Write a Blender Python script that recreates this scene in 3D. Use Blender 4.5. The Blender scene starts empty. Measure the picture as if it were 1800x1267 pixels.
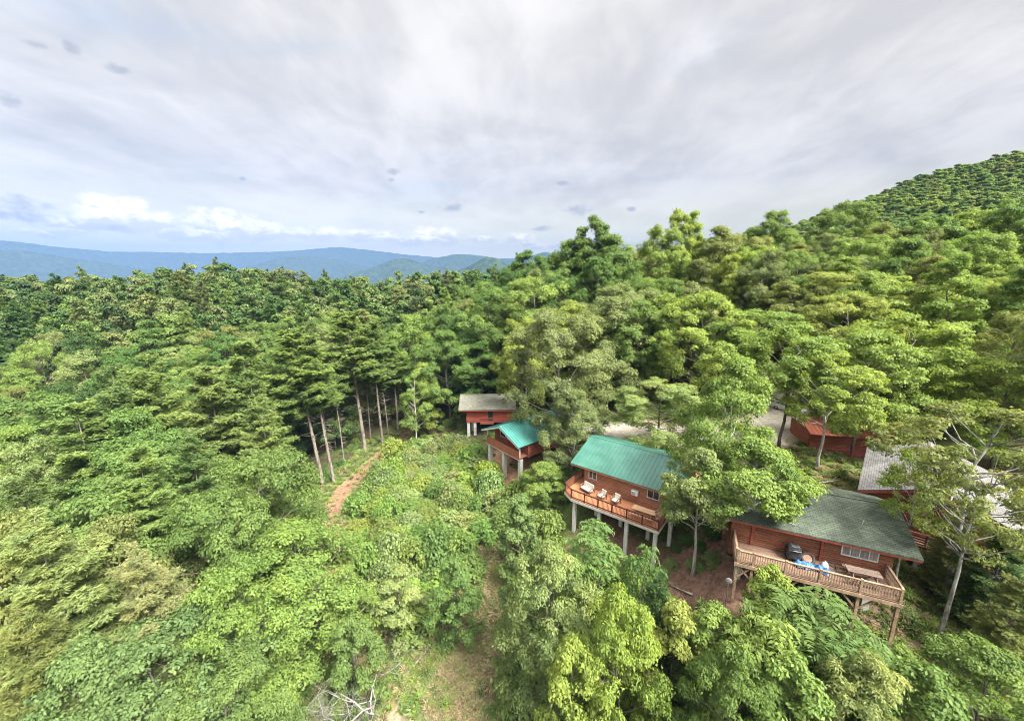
import bpy, math, random
import numpy as np
from math import radians as R_

# ------------------------------------------------------------------ camera, sky, sun, exposure
SC = bpy.context.scene
COL = SC.collection
TH = math.atan(148 / 700.0)
CT, ST = math.cos(TH), math.sin(TH)
F_ = 700.0


def ray(px, py):
    xc, yc = (px - 900) / F_, (py - 633.5) / F_
    return np.array([xc, CT - yc * ST, -(ST + yc * CT)])


def D(px, py, t):
    return ray(px, py) * t


def Z(px, py, z):
    r = ray(px, py)
    return r * (z / r[2])


def proj(p):
    x, y, z = p
    dpt = y * CT - z * ST
    yc = (-z * CT - y * ST) / dpt
    return 900 + F_ * x / dpt, 633.5 + F_ * yc, dpt


cam = bpy.data.cameras.new('camera')
cam.sensor_width = 36
cam.lens = 14.0
cam.clip_start = 0.5
cam.clip_end = 60000
co = bpy.data.objects.new('camera', cam)
COL.objects.link(co)
co.rotation_euler = (math.pi / 2 - TH, 0, 0)
SC.camera = co
SC.view_settings.view_transform = 'Standard'
SC.view_settings.look = 'None'
SC.view_settings.exposure = 2.9
SC.view_settings.gamma = 1.0
SC.cycles.max_bounces = 7
SC.cycles.diffuse_bounces = 5
SC.cycles.glossy_bounces = 2
SC.cycles.transmission_bounces = 5
SC.cycles.volume_bounces = 0
SC.cycles.transparent_max_bounces = 6
SC.cycles.filter_width = 1.0
SC.cycles.caustics_reflective = False
SC.cycles.caustics_refractive = False
try:
    SC.cycles.use_denoising = True
    SC.cycles.denoiser = 'OPENIMAGEDENOISE'
except Exception:
    pass

SUN_DIR = np.array([0.50, -0.42, 0.80])
SUN_DIR /= np.linalg.norm(SUN_DIR)
sl = bpy.data.lights.new('sun', 'SUN')
sl.energy = 2.5
sl.angle = R_(26)
sl.color = (1.0, 0.955, 0.87)
so = bpy.data.objects.new('sun', sl)
COL.objects.link(so)
so.location = tuple(SUN_DIR * 300)
so.rotation_euler = (math.acos(SUN_DIR[2]), 0, math.atan2(SUN_DIR[1], SUN_DIR[0]) + math.pi / 2)


class NT:
    """small helper for writing node trees"""

    def __init__(s, nt):
        s.nt = nt
        s.N = nt.nodes
        s.L = nt.links

    def node(s, typ, **kw):
        n = s.N.new(typ)
        for k, v in kw.items():
            setattr(n, k, v)
        return n

    def put(s, sock, v):
        if v is None:
            return
        if isinstance(v, bpy.types.NodeSocket):
            s.L.new(v, sock)
        else:
            if isinstance(v, (tuple, list)) and sock.type == 'RGBA' and len(v) == 3:
                v = (*v, 1)
            sock.default_value = v

    def m(s, op, a, b=None, c=None, clamp=False):
        n = s.node('ShaderNodeMath', operation=op, use_clamp=clamp)
        s.put(n.inputs[0], a)
        s.put(n.inputs[1], b)
        if c is not None:
            s.put(n.inputs[2], c)
        return n.outputs[0]

    def mix(s, f, a, b, blend='MIX', clamp=False):
        n = s.node('ShaderNodeMix', data_type='RGBA', blend_type=blend, clamp_result=clamp)
        s.put(n.inputs[0], f)
        s.put(n.inputs[6], a)
        s.put(n.inputs[7], b)
        return n.outputs[2]

    def ss(s, x, e0, e1, o0=0.0, o1=1.0):
        n = s.node('ShaderNodeMapRange', interpolation_type='SMOOTHSTEP')
        for i, v in enumerate((x, e0, e1, o0, o1)):
            s.put(n.inputs[i], v)
        return n.outputs[0]

    def noise(s, vec, scale, detail=4, rough=0.55, dist=0.0):
        n = s.node('ShaderNodeTexNoise')
        s.put(n.inputs['Vector'], vec)
        n.inputs['Scale'].default_value = scale
        n.inputs['Detail'].default_value = detail
        n.inputs['Roughness'].default_value = rough
        n.inputs['Distortion'].default_value = dist
        return n.outputs[0]

    def comb(s, x, y, z=0.0):
        n = s.node('ShaderNodeCombineXYZ')
        for i, v in enumerate((x, y, z)):
            s.put(n.inputs[i], v)
        return n.outputs[0]

    def sep(s, v):
        n = s.node('ShaderNodeSeparateXYZ')
        s.put(n.inputs[0], v)
        return n.outputs


def azel(px, py):
    r = ray(px, py)
    r = r / np.linalg.norm(r)
    return math.atan2(r[0], r[1]), math.asin(r[2])


W = bpy.data.worlds.new('World')
SC.world = W
W.use_nodes = True
w = NT(W.node_tree)
w.N.clear()
sky = w.node('ShaderNodeTexSky', sky_type='NISHITA')
sky.sun_disc = False
sky.sun_elevation = math.asin(SUN_DIR[2])
sky.sun_rotation = math.atan2(SUN_DIR[0], SUN_DIR[1])
sky.dust_density = 1.5
tc = w.node('ShaderNodeTexCoord')
dx, dy, dz = w.sep(tc.outputs['Generated'])
dzc = w.m('MAXIMUM', dz, 0.0)
inv = w.m('DIVIDE', 1.0, w.m('ADD', dzc, 0.16))
pv = w.comb(w.m('MULTIPLY', dx, inv), w.m('MULTIPLY', dy, inv), 0.0)
# thin high cloud sheet: streaked noise on a flat layer overhead
mp = w.node('ShaderNodeMapping')
w.put(mp.inputs[0], pv)
mp.inputs['Rotation'].default_value = (0, 0, R_(-16))
mp.inputs['Scale'].default_value = (0.95, 0.42, 1)
n1 = w.noise(mp.outputs[0], 1.7, 7, 0.55, 0.9)
mp2 = w.node('ShaderNodeMapping')
w.put(mp2.inputs[0], pv)
mp2.inputs['Location'].default_value = (3.7, 1.3, 0)
mp2.inputs['Rotation'].default_value = (0, 0, R_(35))
mp2.inputs['Scale'].default_value = (0.6, 1.0, 1)
n2 = w.noise(mp2.outputs[0], 0.9, 5, 0.5, 0.3)
n3 = w.noise(mp.outputs[0], 6.5, 6, 0.62, 0.6)
n4 = w.noise(pv, 1.15, 5, 0.55, 0.4)
K = 3.15                                    # cloud radiance in the sky node's units
g_ = lambda r, g, b: (r * K, g * K, b * K, 1)
shade = w.m('ADD', w.m('ADD', w.m('MULTIPLY', n1, 0.30), w.m('MULTIPLY', n3, 0.20)), w.m('MULTIPLY', n4, 0.50))
sheet = w.mix(w.ss(shade, 0.38, 0.60), g_(0.70, 0.69, 0.685), g_(1.0, 0.975, 0.945))
blue = w.mix(0.75, sky.outputs[0], g_(0.47, 0.60, 0.76))
gap = w.m('MULTIPLY', w.ss(n2, 0.56, 0.70), w.ss(dz, 0.10, 0.32))
gap = w.m('MULTIPLY', gap, 0.6)
col = w.mix(gap, sheet, blue)
az = w.m('ARCTAN2', dx, dy)
el = w.m('ARCSINE', dz)
low = w.ss(el, 0.22, 0.02)
col = w.mix(w.m('MULTIPLY', low, 0.85), col, g_(1.85, 1.72, 1.05))
cv = w.comb(w.m('MULTIPLY', az, 1.0), w.m('MULTIPLY', el, 1.5), 0.0)
cn = w.noise(cv, 30, 7, 0.62, 0.2)
cn2 = w.noise(cv, 42, 6, 0.62, 0.2)
cn3 = w.noise(cv, 34, 6, 0.65, 0.3)


def puffs(lst, nz, namt):
    f = None
    lift = None
    for px, py, hw, hh in lst:
        a0, e0 = azel(px, py)
        a1, _ = azel(px + hw, py)
        _, e1 = azel(px, py - hh)
        u = w.m('DIVIDE', w.m('SUBTRACT', az, a0), a1 - a0)
        v = w.m('DIVIDE', w.m('SUBTRACT', el, e0), e1 - e0)
        q = w.m('SUBTRACT', 1.0, w.m('ADD', w.m('MULTIPLY', u, u), w.m('MULTIPLY', v, v)))
        vv = w.m('MULTIPLY', v, w.m('GREATER_THAN', q, -0.4))
        f = q if f is None else w.m('SMOOTH_MAX', f, q, 0.3)
        lift = vv if lift is None else w.m('ADD', lift, vv)
    return w.m('ADD', f, w.m('MULTIPLY', w.m('SUBTRACT', nz, 0.5), namt)), lift


CUM = [(205, 374, 75, 38), (255, 390, 62, 28), (135, 390, 60, 26), (390, 400, 78, 36), (470, 408, 60, 18), (330, 416, 70, 12),
       (95, 411, 70, 10), (560, 412, 60, 15), (640, 414, 60, 13), (765, 416, 52, 20), (715, 424, 60, 10), (845, 421, 35, 8),
       (915, 420, 32, 12), (960, 432, 60, 8)]
DARK = [(126, 86, 24, 13), (207, 122, 25, 10), (12, 172, 36, 19), (795, 366, 26, 9), (693, 302, 16, 7), (990, 323, 15, 5), (1017, 369, 27, 11),
        (955, 402, 24, 6), (35, 360, 60, 18), (30, 380, 90, 14), (686, 316, 8, 4), (1110, 367, 10, 5), (740, 373, 8, 3), (427, 314, 7, 4), (150, 398, 110, 9), (60, 78, 26, 7)]
fd, _ = puffs(DARK, cn3, 4.0)
col = w.mix(w.m('MULTIPLY', w.ss(fd, -0.1, 1.3), 0.62), col, g_(0.42, 0.45, 0.51))
fc, lift = puffs(CUM, cn, 3.2)
cmask = w.ss(fc, -0.15, 0.95)
clit = w.ss(w.m('ADD', lift, w.m('MULTIPLY', w.m('SUBTRACT', cn2, 0.5), 5.0)), -0.6, 0.9)
ccol = w.mix(clit, g_(1.22, 1.12, 0.90), g_(2.15, 1.95, 1.42))
col = w.mix(w.m('MULTIPLY', cmask, 0.8), col, ccol)
# overcast brighter overhead and round the hidden sun, boosted as fill for the foliage
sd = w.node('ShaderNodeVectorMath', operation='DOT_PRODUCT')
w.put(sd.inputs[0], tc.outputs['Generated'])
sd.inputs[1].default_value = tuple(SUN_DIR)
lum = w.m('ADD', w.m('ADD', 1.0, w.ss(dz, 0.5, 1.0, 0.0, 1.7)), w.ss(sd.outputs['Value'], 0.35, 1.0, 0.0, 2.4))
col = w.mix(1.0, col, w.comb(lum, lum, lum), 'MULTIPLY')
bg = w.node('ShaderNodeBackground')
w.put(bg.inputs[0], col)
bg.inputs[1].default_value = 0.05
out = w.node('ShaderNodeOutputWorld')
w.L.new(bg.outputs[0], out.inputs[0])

# ------------------------------------------------------------------ object helpers
def tag(o, label=None, cat=None, group=None, kind=None):
    if label: o['label'] = label
    if cat: o['category'] = cat
    if group: o['group'] = group
    if kind: o['kind'] = kind
    return o


def link(name, me, parent=None):
    o = bpy.data.objects.new(name, me)
    COL.objects.link(o)
    if parent is not None:
        o.parent = parent
    return o


def empty(name, loc, rz=0.0, label=None, cat=None, group=None):
    o = link(name, None)
    o.location = loc
    o.rotation_euler = (0, 0, rz)
    o.empty_display_size = 0.3
    return tag(o, label, cat, group)


class MB:
    """collects boxes, tubes, prisms into one mesh"""

    def __init__(s):
        s.v, s.f, s.mi, s.cur = [], [], [], 0

    def add(s, vs, fs):
        b = len(s.v)
        s.v += [tuple(map(float, p)) for p in vs]
        s.f += [tuple(b + i for i in f) for f in fs]
        s.mi += [s.cur] * len(fs)
        return s

    def box(s, x0, x1, y0, y1, z0, z1):
        vs = [(x, y, z) for z in (z0, z1) for y in (y0, y1) for x in (x0, x1)]
        return s.add(vs, [(0, 2, 3, 1), (4, 5, 7, 6), (0, 1, 5, 4), (2, 6, 7, 3), (0, 4, 6, 2), (1, 3, 7, 5)])

    def bar(s, a, b, wd, ht):
        """box section beam between two points"""
        a, b = np.array(a, float), np.array(b, float)
        d = b - a
        d /= np.linalg.norm(d)
        up = np.array([0, 0, 1.0]) if abs(d[2]) < 0.95 else np.array([0, 1.0, 0])
        sx = np.cross(d, up)
        sx /= np.linalg.norm(sx)
        uz = np.cross(sx, d)
        vs = []
        for p in (a, b):
            for i, j in ((-1, -1), (1, -1), (1, 1), (-1, 1)):
                vs.append(p + sx * i * wd / 2 + uz * j * ht / 2)
        return s.add(vs, [(3, 2, 1, 0), (4, 5, 6, 7), (0, 1, 5, 4), (1, 2, 6, 5), (2, 3, 7, 6), (3, 0, 4, 7)])

    def tube(s, pts, rad, n=6):
        pts = [np.array(p, float) for p in pts]
        vs = []
        ref = None
        for i, p in enumerate(pts):
            d = pts[min(i + 1, len(pts) - 1)] - pts[max(i - 1, 0)]
            d = d / (np.linalg.norm(d) + 1e-9)
            if ref is None:
                ref = np.array([1.0, 0, 0]) if abs(d[0]) < 0.8 else np.array([0, 1.0, 0])
            u = ref - d * np.dot(ref, d)
            u /= np.linalg.norm(u) + 1e-9
            ref = u
            v = np.cross(d, u)
            r = rad[i] if hasattr(rad, '__len__') else rad
            for k in range(n):
                a = 2 * math.pi * k / n
                vs.append(p + (u * math.cos(a) + v * math.sin(a)) * r)
        fs = []
        for i in range(len(pts) - 1):
            for k in range(n):
                k2 = (k + 1) % n
                fs.append((i * n + k, i * n + k2, (i + 1) * n + k2, (i + 1) * n + k))
        fs.append(tuple(range(n))[::-1])
        fs.append(tuple((len(pts) - 1) * n + k for k in range(n)))
        return s.add(vs, fs)

    def prism(s, poly, z0, z1):
        n = len(poly)
        vs = [(x, y, z0) for x, y in poly] + [(x, y, z1) for x, y in poly]
        fs = [tuple(range(n))[::-1], tuple(range(n, 2 * n))]
        fs += [(i, (i + 1) % n, n + (i + 1) % n, n + i) for i in range(n)]
        return s.add(vs, fs)

    def mesh(s, name, mats, smooth=False):
        me = bpy.data.meshes.new(name)
        me.from_pydata(s.v, [], s.f)
        for m in (mats if isinstance(mats, (list, tuple)) else [mats]):
            me.materials.append(m)
        if any(s.mi):
            me.polygons.foreach_set('material_index', s.mi)
        if smooth:
            me.polygons.foreach_set('use_smooth', [True] * len(me.polygons))
        me.update()
        return me

    def obj(s, name, mats, parent=None, smooth=False):
        return link(name, s.mesh(name, mats, smooth), parent)


def uv_sphere_pts(n_lat, n_lon):
    vs, fs = [], []
    for i in range(n_lat + 1):
        t = math.pi * i / n_lat
        for j in range(n_lon):
            p = 2 * math.pi * j / n_lon
            vs.append((math.sin(t) * math.cos(p), math.sin(t) * math.sin(p), math.cos(t)))
    for i in range(n_lat):
        for j in range(n_lon):
            j2 = (j + 1) % n_lon
            fs.append((i * n_lon + j, (i + 1) * n_lon + j, (i + 1) * n_lon + j2, i * n_lon + j2))
    return np.array(vs), fs


# ------------------------------------------------------------------ materials
def new_mat(name):
    m = bpy.data.materials.new(name)
    m.use_nodes = True
    t = NT(m.node_tree)
    b = t.N['Principled BSDF']
    return m, t, b


def obj_coord(t):
    return t.node('ShaderNodeTexCoord').outputs['Object']


def bump(t, b, h, strength=0.4, dist=0.03):
    n = t.node('ShaderNodeBump')
    n.inputs['Strength'].default_value = strength
    n.inputs['Distance'].default_value = dist
    t.put(n.inputs['Height'], h)
    t.L.new(n.outputs[0], b.inputs['Normal'])


def mat_noise(name, c0, c1, scale=6.0, rough=0.8, stretch=None, metal=0.0, bs=0.25, spec=0.4, fine=None):
    m, t, b = new_mat(name)
    v = obj_coord(t)
    if stretch:
        mp = t.node('ShaderNodeMapping')
        t.put(mp.inputs[0], v)
        mp.inputs['Scale'].default_value = stretch
        v = mp.outputs[0]
    n = t.noise(v, scale, 6, 0.6, 0.2)
    n2 = t.noise(v, scale * 0.23, 3, 0.5)
    f = t.ss(t.m('ADD', t.m('MULTIPLY', n, 0.6), t.m('MULTIPLY', n2, 0.4)), 0.36, 0.64)
    t.put(b.inputs['Base Color'], t.mix(f, c0, c1))
    b.inputs['Roughness'].default_value = rough
    b.inputs['Metallic'].default_value = metal
    b.inputs['Specular IOR Level'].default_value = spec
    if bs:
        bump(t, b, n, bs, 0.02)
    return m


def mat_leaf(name, transl=0.45, inst=False):
    """foliage: the thing's own colour, with leaf-to-leaf and spray-to-spray variation"""
    m, t, b = new_mat(name)
    if inst:
        a = t.node('ShaderNodeAttribute', attribute_type='INSTANCER', attribute_name='col')
        base = a.outputs['Color']
    else:
        base = t.node('ShaderNodeObjectInfo').outputs['Color']
    tn = t.node('ShaderNodeAttribute', attribute_name='tint').outputs['Fac']
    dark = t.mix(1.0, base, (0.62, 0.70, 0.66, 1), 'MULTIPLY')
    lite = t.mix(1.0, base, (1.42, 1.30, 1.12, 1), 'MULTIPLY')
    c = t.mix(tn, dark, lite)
    t.put(b.inputs['Base Color'], c)
    b.inputs['Roughness'].default_value = 0.6
    b.inputs['Specular IOR Level'].default_value = 0.22
    tr = t.node('ShaderNodeBsdfTranslucent')
    t.put(tr.inputs[0], t.mix(1.0, c, (1.25, 1.2, 0.55, 1), 'MULTIPLY'))
    mx = t.node('ShaderNodeMixShader')
    mx.inputs[0].default_value = transl
    t.L.new(b.outputs[0], mx.inputs[1])
    t.L.new(tr.outputs[0], mx.inputs[2])
    o = t.N['Material Output']
    t.L.new(mx.outputs[0], o.inputs[0])
    return m


M = {}
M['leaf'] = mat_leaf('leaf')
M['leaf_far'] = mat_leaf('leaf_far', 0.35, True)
M['bark'] = mat_noise('bark', (0.055, 0.045, 0.036), (0.17, 0.15, 0.125), 3.0, 0.9, (2.5, 2.5, 0.5), bs=0.6)
M['bark_pale'] = mat_noise('bark_pale', (0.24, 0.23, 0.21), (0.50, 0.48, 0.45), 3.0, 0.9, (2.5, 2.5, 0.7), bs=0.6)
M['bark_pine'] = mat_noise('bark_pine', (0.10, 0.085, 0.07), (0.27, 0.23, 0.19), 3.0, 0.9, (2.5, 2.5, 0.6), bs=0.6)
M['bark_lichen'] = mat_noise('bark_lichen', (0.10, 0.09, 0.075), (0.42, 0.42, 0.39), 1.8, 0.9, (1.6, 1.6, 0.9), bs=0.6)
M['bark_black'] = mat_noise('bark_black', (0.02, 0.017, 0.014), (0.06, 0.05, 0.045), 3.0, 0.9, (2, 2, 0.6), bs=0.6)
M['dead_wood'] = mat_noise('dead_wood', (0.13, 0.12, 0.105), (0.29, 0.275, 0.25), 4.0, 0.85, bs=0.4)


# ------------------------------------------------------------------ terrain
CP = [  # x, y, ground height (camera is at height 0)
    (0, 0, -36), (-20, 5, -36), (20, 0, -34), (-40, 20, -35), (-25, 20, -34.5), (-8.7, 24, -33), (-13.6, 30.5, -33), (-20, 39.5, -33), (-25.6, 48.6, -33),
    (-27, 57.5, -33), (-27.3, 69.7, -33), (-24, 82, -33), (-34, 45, -33.8), (-40, 60, -34), (-36, 30, -34.6), (-17, 55, -31.5), (-17, 68, -31.5), (-9, 56, -30), (-10, 46, -31.3),
    (-3.7, 26, -32), (-1.8, 36.3, -30), (-4, 44, -30), (4, 30, -29.5), (2, 20, -32.5), (10, 20, -30.5), (8, 28, -28.2), (13, 14, -30.5), (20, 15, -28), (12, 24, -28.4),
    (-8, 70, -29.2), (-2, 71, -28.2), (-5, 78, -27), (2, 79, -26.5), (-3.7, 55.4, -28.6), (1, 49.7, -28.4), (3, 57, -26.2), (6, 52, -26.3), (8, 60, -24.6), (10, 68, -24.2),
    (5.9, 36.7, -26.2), (13, 31.3, -26.1), (9.5, 34.1, -26.2), (8, 41, -24), (14.5, 37, -23.8), (12, 47, -22.7), (19.5, 40, -22.3), (15, 55, -22.4), (3, 44, -27),
    (16, 25, -23.6), (16.6, 28, -23.6), (24.4, 21.2, -23.9), (20, 23.4, -23.7), (22, 28, -21.6), (28, 24, -22.6), (27, 30, -20.9), (21, 33, -21.6), (32, 25.5, -22.7), (30, 21, -24.4),
    (37, 22, -23.5), (30, 15, -26.5), (40, 12, -26), (24, 37, -21.3), (30, 49, -21.2), (31, 37, -20.9), (37, 41, -20.8), (38, 52, -21), (42, 58, -20.7), (33, 31, -21.3), (43, 31, -21.5),
    (40, 36, -21.2), (45, 44, -21.4), (52, 38, -20), (60, 25, -20), (50, 20, -22), (80, 40, -15), (60, 60, -17), (30, 70, -19.5), (20, 85, -17), (43, 105, -13), (19, 105, -15), (91, 116, -6), (109, 94, -11),
    (-61, 51, -36), (-87, 86, -35), (-60, 90, -36), (-106, 125, -27), (-135, 195, -15), (-110, 190, -17), (-160, 190, -19), (-70, 190, -24), (-43, 205, -20), (-33, 115, -32), (-10, 110, -26), (-10, 132, -22),
    (-250, 250, -28), (-386, 306, -25), (-300, 180, -30), (-200, 90, -36), (-120, 40, -38), (-140, 270, -48), (-60, 280, -46), (40, 190, -12), (20, 260, -22), (120, 180, -2), (180, 180, 0), (200, 120, -2),
    (236, 347, 26), (320, 380, 52), (420, 410, 82), (514, 434, 106), (800, 520, 190), (600, 300, 60), (400, 200, 12), (140, 340, 2), (60, 380, -28), (300, 520, 10), (500, 650, 60), (150, 80, -7), (300, 60, 0),
    (-300, 600, -75), (0, 600, -75), (0, 1200, -95), (-800, 800, -85), (-1500, 0, -80), (0, -400, -60), (600, -300, -30), (-600, -300, -60), (-600, 300, -60), (300, 1200, -60), (900, 1200, 60), (1500, 300, 120),
    (-300, 2500, -100), (-2500, 2500, -100), (2500, 2500, -20)]
CP = np.array(CP, float)


def _phi(a, b, eps=5.0):
    d2 = (a[:, None, 0] - b[None, :, 0]) ** 2 + (a[:, None, 1] - b[None, :, 1]) ** 2
    return np.sqrt(d2 + eps * eps)


_A = _phi(CP, CP) + np.eye(len(CP)) * -0.02
_n = len(CP)
_S = np.zeros((_n + 1, _n + 1))
_S[:_n, :_n] = _A
_S[:_n, _n] = 1
_S[_n, :_n] = 1
_w = np.linalg.solve(_S, np.append(CP[:, 2], 0))


def ground(x, y):
    p = np.stack([np.atleast_1d(np.asarray(x, float)).ravel(), np.atleast_1d(np.asarray(y, float)).ravel()], 1)
    r = np.hypot(p[:, 0], p[:, 1])
    q = p * np.minimum(1, 2600 / np.maximum(r, 1))[:, None]
    z = _phi(q, CP) @ _w[:_n] + _w[_n]
    k = np.clip((r - 1800) / 1500, 0, 1)
    z = z * (1 - k) + -105 * k
    return z


def gz(x, y):
    return float(ground(x, y)[0])


def vnoise(x, y, s, seed=0):
    """value noise for shaping terrain and colouring ground"""
    x, y = np.asarray(x, float) / s, np.asarray(y, float) / s
    xi, yi = np.floor(x), np.floor(y)
    fx, fy = x - xi, y - yi
    fx, fy = fx * fx * (3 - 2 * fx), fy * fy * (3 - 2 * fy)

    def h(a, b):
        v = np.sin(a * 127.1 + b * 311.7 + seed * 74.7) * 43758.5453
        return v - np.floor(v)
    return (h(xi, yi) * (1 - fx) + h(xi + 1, yi) * fx) * (1 - fy) + (h(xi, yi + 1) * (1 - fx) + h(xi + 1, yi + 1) * fx) * fy


def seg_dist(x, y, pts):
    x, y = np.asarray(x, float), np.asarray(y, float)
    best = np.full(x.shape, 1e9)
    for (ax, ay), (bx, by) in zip(pts[:-1], pts[1:]):
        vx, vy = bx - ax, by - ay
        t = np.clip(((x - ax) * vx + (y - ay) * vy) / (vx * vx + vy * vy), 0, 1)
        best = np.minimum(best, np.hypot(x - ax - t * vx, y - ay - t * vy))
    return best


TRAIL = [(-2, 12), (-8.7, 24), (-13.6, 30.5), (-20, 39.5), (-25.6, 48.6), (-26.6, 57.5), (-24.5, 68), (-22, 80)]
ROAD = [(9.5, 67), (15, 56), (24, 51), (31, 50), (40, 56), (44, 66), (40, 90), (46, 120)]
BARE = [(-4.5, 21), (-3.7, 26), (-2.4, 32), (-1.2, 37.5)]
LITTER = [(9, 34), (13.5, 29.5), (17.5, 27.0), (16, 30), (19, 32)]
LITTER2 = [(27.2, 25), (29.5, 21.5), (31, 23), (35, 21)]
DIRT = [(-5, 60), (1.5, 52.5), (5, 53)]


def axis_pts(lo, hi, st, g, lim):
    """even steps between lo and hi, then growing steps out to the limit"""
    a = list(np.arange(lo, hi, st))
    d, p = st, a[-1]
    while p < lim:
        d *= g
        p += d
        a.append(p)
    d, p = st, a[0]
    while p > -lim:
        d *= g
        p -= d
        a.insert(0, p)
    return np.array(a)


gx = axis_pts(-42, 48, 0.5, 1.055, 11000)
gy = axis_pts(12, 82, 0.5, 1.055, 11000)
GX, GY = np.meshgrid(gx, gy)
GZ = ground(GX, GY).reshape(GX.shape)
rr = np.hypot(GX, GY)
td = seg_dist(GX, GY, TRAIL)
rd = seg_dist(GX, GY, ROAD)
nz = vnoise(GX, GY, 1.3, 1) * 0.5 + vnoise(GX, GY, 0.6, 2) * 0.3 + vnoise(GX, GY, 4, 3) * 0.5 - 0.65
near = np.clip(1 - rr / 300, 0, 1)
GZ += nz * 0.35 * near * np.clip(rd / 4 - 0.5, 0, 1)
GZ += (vnoise(GX, GY, 60, 5) - 0.5) * 8 * np.clip((rr - 150) / 200, 0, 1) + (vnoise(GX, GY, 300, 6) - 0.5) * 50 * np.clip((rr - 700) / 600, 0, 1)
GZ += (vnoise(GX, GY, 12, 7) - 0.5) * 5 * np.clip((rr - 500) / 200, 0, 1)
GZ -= 0.12 * np.exp(-(td / 0.9) ** 2) * near


def lerp(c, tgt, f):
    return c * (1 - f[..., None]) + np.array(tgt) * f[..., None]


def sstep(x, a, b):
    t = np.clip((x - a) / (b - a), 0, 1)
    return t * t * (3 - 2 * t)


jit = (vnoise(GX, GY, 2.2, 11) - 0.5) * 1.6
gc = np.zeros(GX.shape + (3,))
gc[:] = (0.075, 0.062, 0.036)
gc = lerp(gc, (0.075, 0.098, 0.030), sstep(vnoise(GX, GY, 3.2, 8) + 0.25 * vnoise(GX, GY, 0.9, 9), 0.45, 0.85))
op = sstep(seg_dist(GX, GY, [(-4, 20), (-8, 30), (-14, 45), (-14, 62)]), 11, 6)
gc = lerp(gc, (0.13, 0.16, 0.05), op * 0.8)
gc = lerp(gc, (0.17, 0.20, 0.068), sstep(td + jit, 4.2, 2.2) * 0.8)
dirt = sstep(td + jit * 0.22, 1.9, 1.0) * (0.55 + 0.45 * sstep(GY, 34, 46))
gc = lerp(gc, (0.215, 0.130, 0.082), dirt)
gc = lerp(gc, (0.36, 0.30, 0.21), sstep(np.hypot(GX + 8.2, GY - 23.5) + jit, 2.0, 0.5) * 0.8)
gc = lerp(gc, (0.27, 0.235, 0.165), sstep(seg_dist(GX, GY, BARE) + jit * 1.6, 3.0, 0.6) * 0.85)
gc = lerp(gc, (0.175, 0.105, 0.075), sstep(seg_dist(GX, GY, LITTER) + jit, 4.2, 2.0))
gc = lerp(gc, (0.20, 0.135, 0.10), sstep(seg_dist(GX, GY, LITTER2) + jit, 4.0, 2.0))
gc = lerp(gc, (0.33, 0.20, 0.12), sstep(seg_dist(GX, GY, DIRT) + jit, 3.2, 1.2))
yard = sstep(np.hypot((GX - 32) / 9, (GY - 39) / 7) + jit * 0.15, 1.15, 0.7)
gc = lerp(gc, (0.135, 0.125, 0.05), yard)
gc = lerp(gc, (0.40, 0.33, 0.25), sstep(rd + jit * 0.5, 5.2, 3.9) * sstep(rr, 250, 150))
gc = lerp(gc, (0.050, 0.085, 0.028), sstep(rr, 150, 260))
gc = gc * (0.8 + 0.4 * vnoise(GX, GY, 0.8, 21))[..., None]

ny, nx = GX.shape
gv = np.stack([GX.ravel(), GY.ravel(), GZ.ravel()], 1)
ii = (np.arange(ny - 1)[:, None] * nx + np.arange(nx - 1)[None, :]).ravel()
gf = np.stack([ii, ii + 1, ii + nx + 1, ii + nx], 1)


def fast_mesh(name, v, f, mats, smooth=False, attrs=None):
    me = bpy.data.meshes.new(name)
    k = f.shape[1]
    me.vertices.add(len(v))
    me.vertices.foreach_set('co', np.ascontiguousarray(v, dtype=np.float32).ravel())
    me.loops.add(len(f) * k)
    me.loops.foreach_set('vertex_index', np.ascontiguousarray(f, dtype=np.int32).ravel())
    me.polygons.add(len(f))
    me.polygons.foreach_set('loop_start', np.arange(0, len(f) * k, k, dtype=np.int32))
    if smooth:
        me.polygons.foreach_set('use_smooth', np.ones(len(f), dtype=bool))
    for nm, (typ, arr) in (attrs or {}).items():
        a = me.attributes.new(nm, typ, 'POINT')
        a.data.foreach_set('color' if typ == 'FLOAT_COLOR' else 'value', np.ascontiguousarray(arr, dtype=np.float32).ravel())
    for m in mats:
        me.materials.append(m)
    me.update(calc_edges=True)
    me.validate()
    return me


m, t, b = new_mat('ground')
at = t.node('ShaderNodeAttribute', attribute_name='gcol')
geo = t.node('ShaderNodeNewGeometry').outputs['Position']
na = t.noise(geo, 2.6, 8, 0.7, 0.3)
nb = t.noise(geo, 11.0, 4, 0.7, 0.0)
nc = t.noise(geo, 0.045, 8, 0.65, 0.2)
c = t.mix(t.ss(na, 0.3, 0.7), t.mix(1.0, at.outputs['Color'], (0.55, 0.55, 0.55, 1), 'MULTIPLY'), t.mix(1.0, at.outputs['Color'], (1.35, 1.32, 1.3, 1), 'MULTIPLY'))
c = t.mix(t.ss(nb, 0.56, 0.72, 0, 0.45), c, t.mix(1.0, at.outputs['Color'], (1.9, 1.75, 1.6, 1), 'MULTIPLY'))
c = t.mix(t.ss(nb, 0.42, 0.30, 0, 0.6), c, t.mix(1.0, at.outputs['Color'], (0.35, 0.32, 0.30, 1), 'MULTIPLY'))
t.put(b.inputs['Base Color'], c)
b.inputs['Roughness'].default_value = 0.95
b.inputs['Specular IOR Level'].default_value = 0.15
bump(t, b, t.m('ADD', na, t.m('MULTIPLY', nb, 0.5)), 0.7, 0.12)
M['ground'] = m
gme = fast_mesh('ground', gv, gf, [m], True, {'gcol': ('FLOAT_COLOR', np.concatenate([gc.reshape(-1, 3), np.ones((nx * ny, 1))], 1))})
tag(link('ground', gme), kind='structure')


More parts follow.
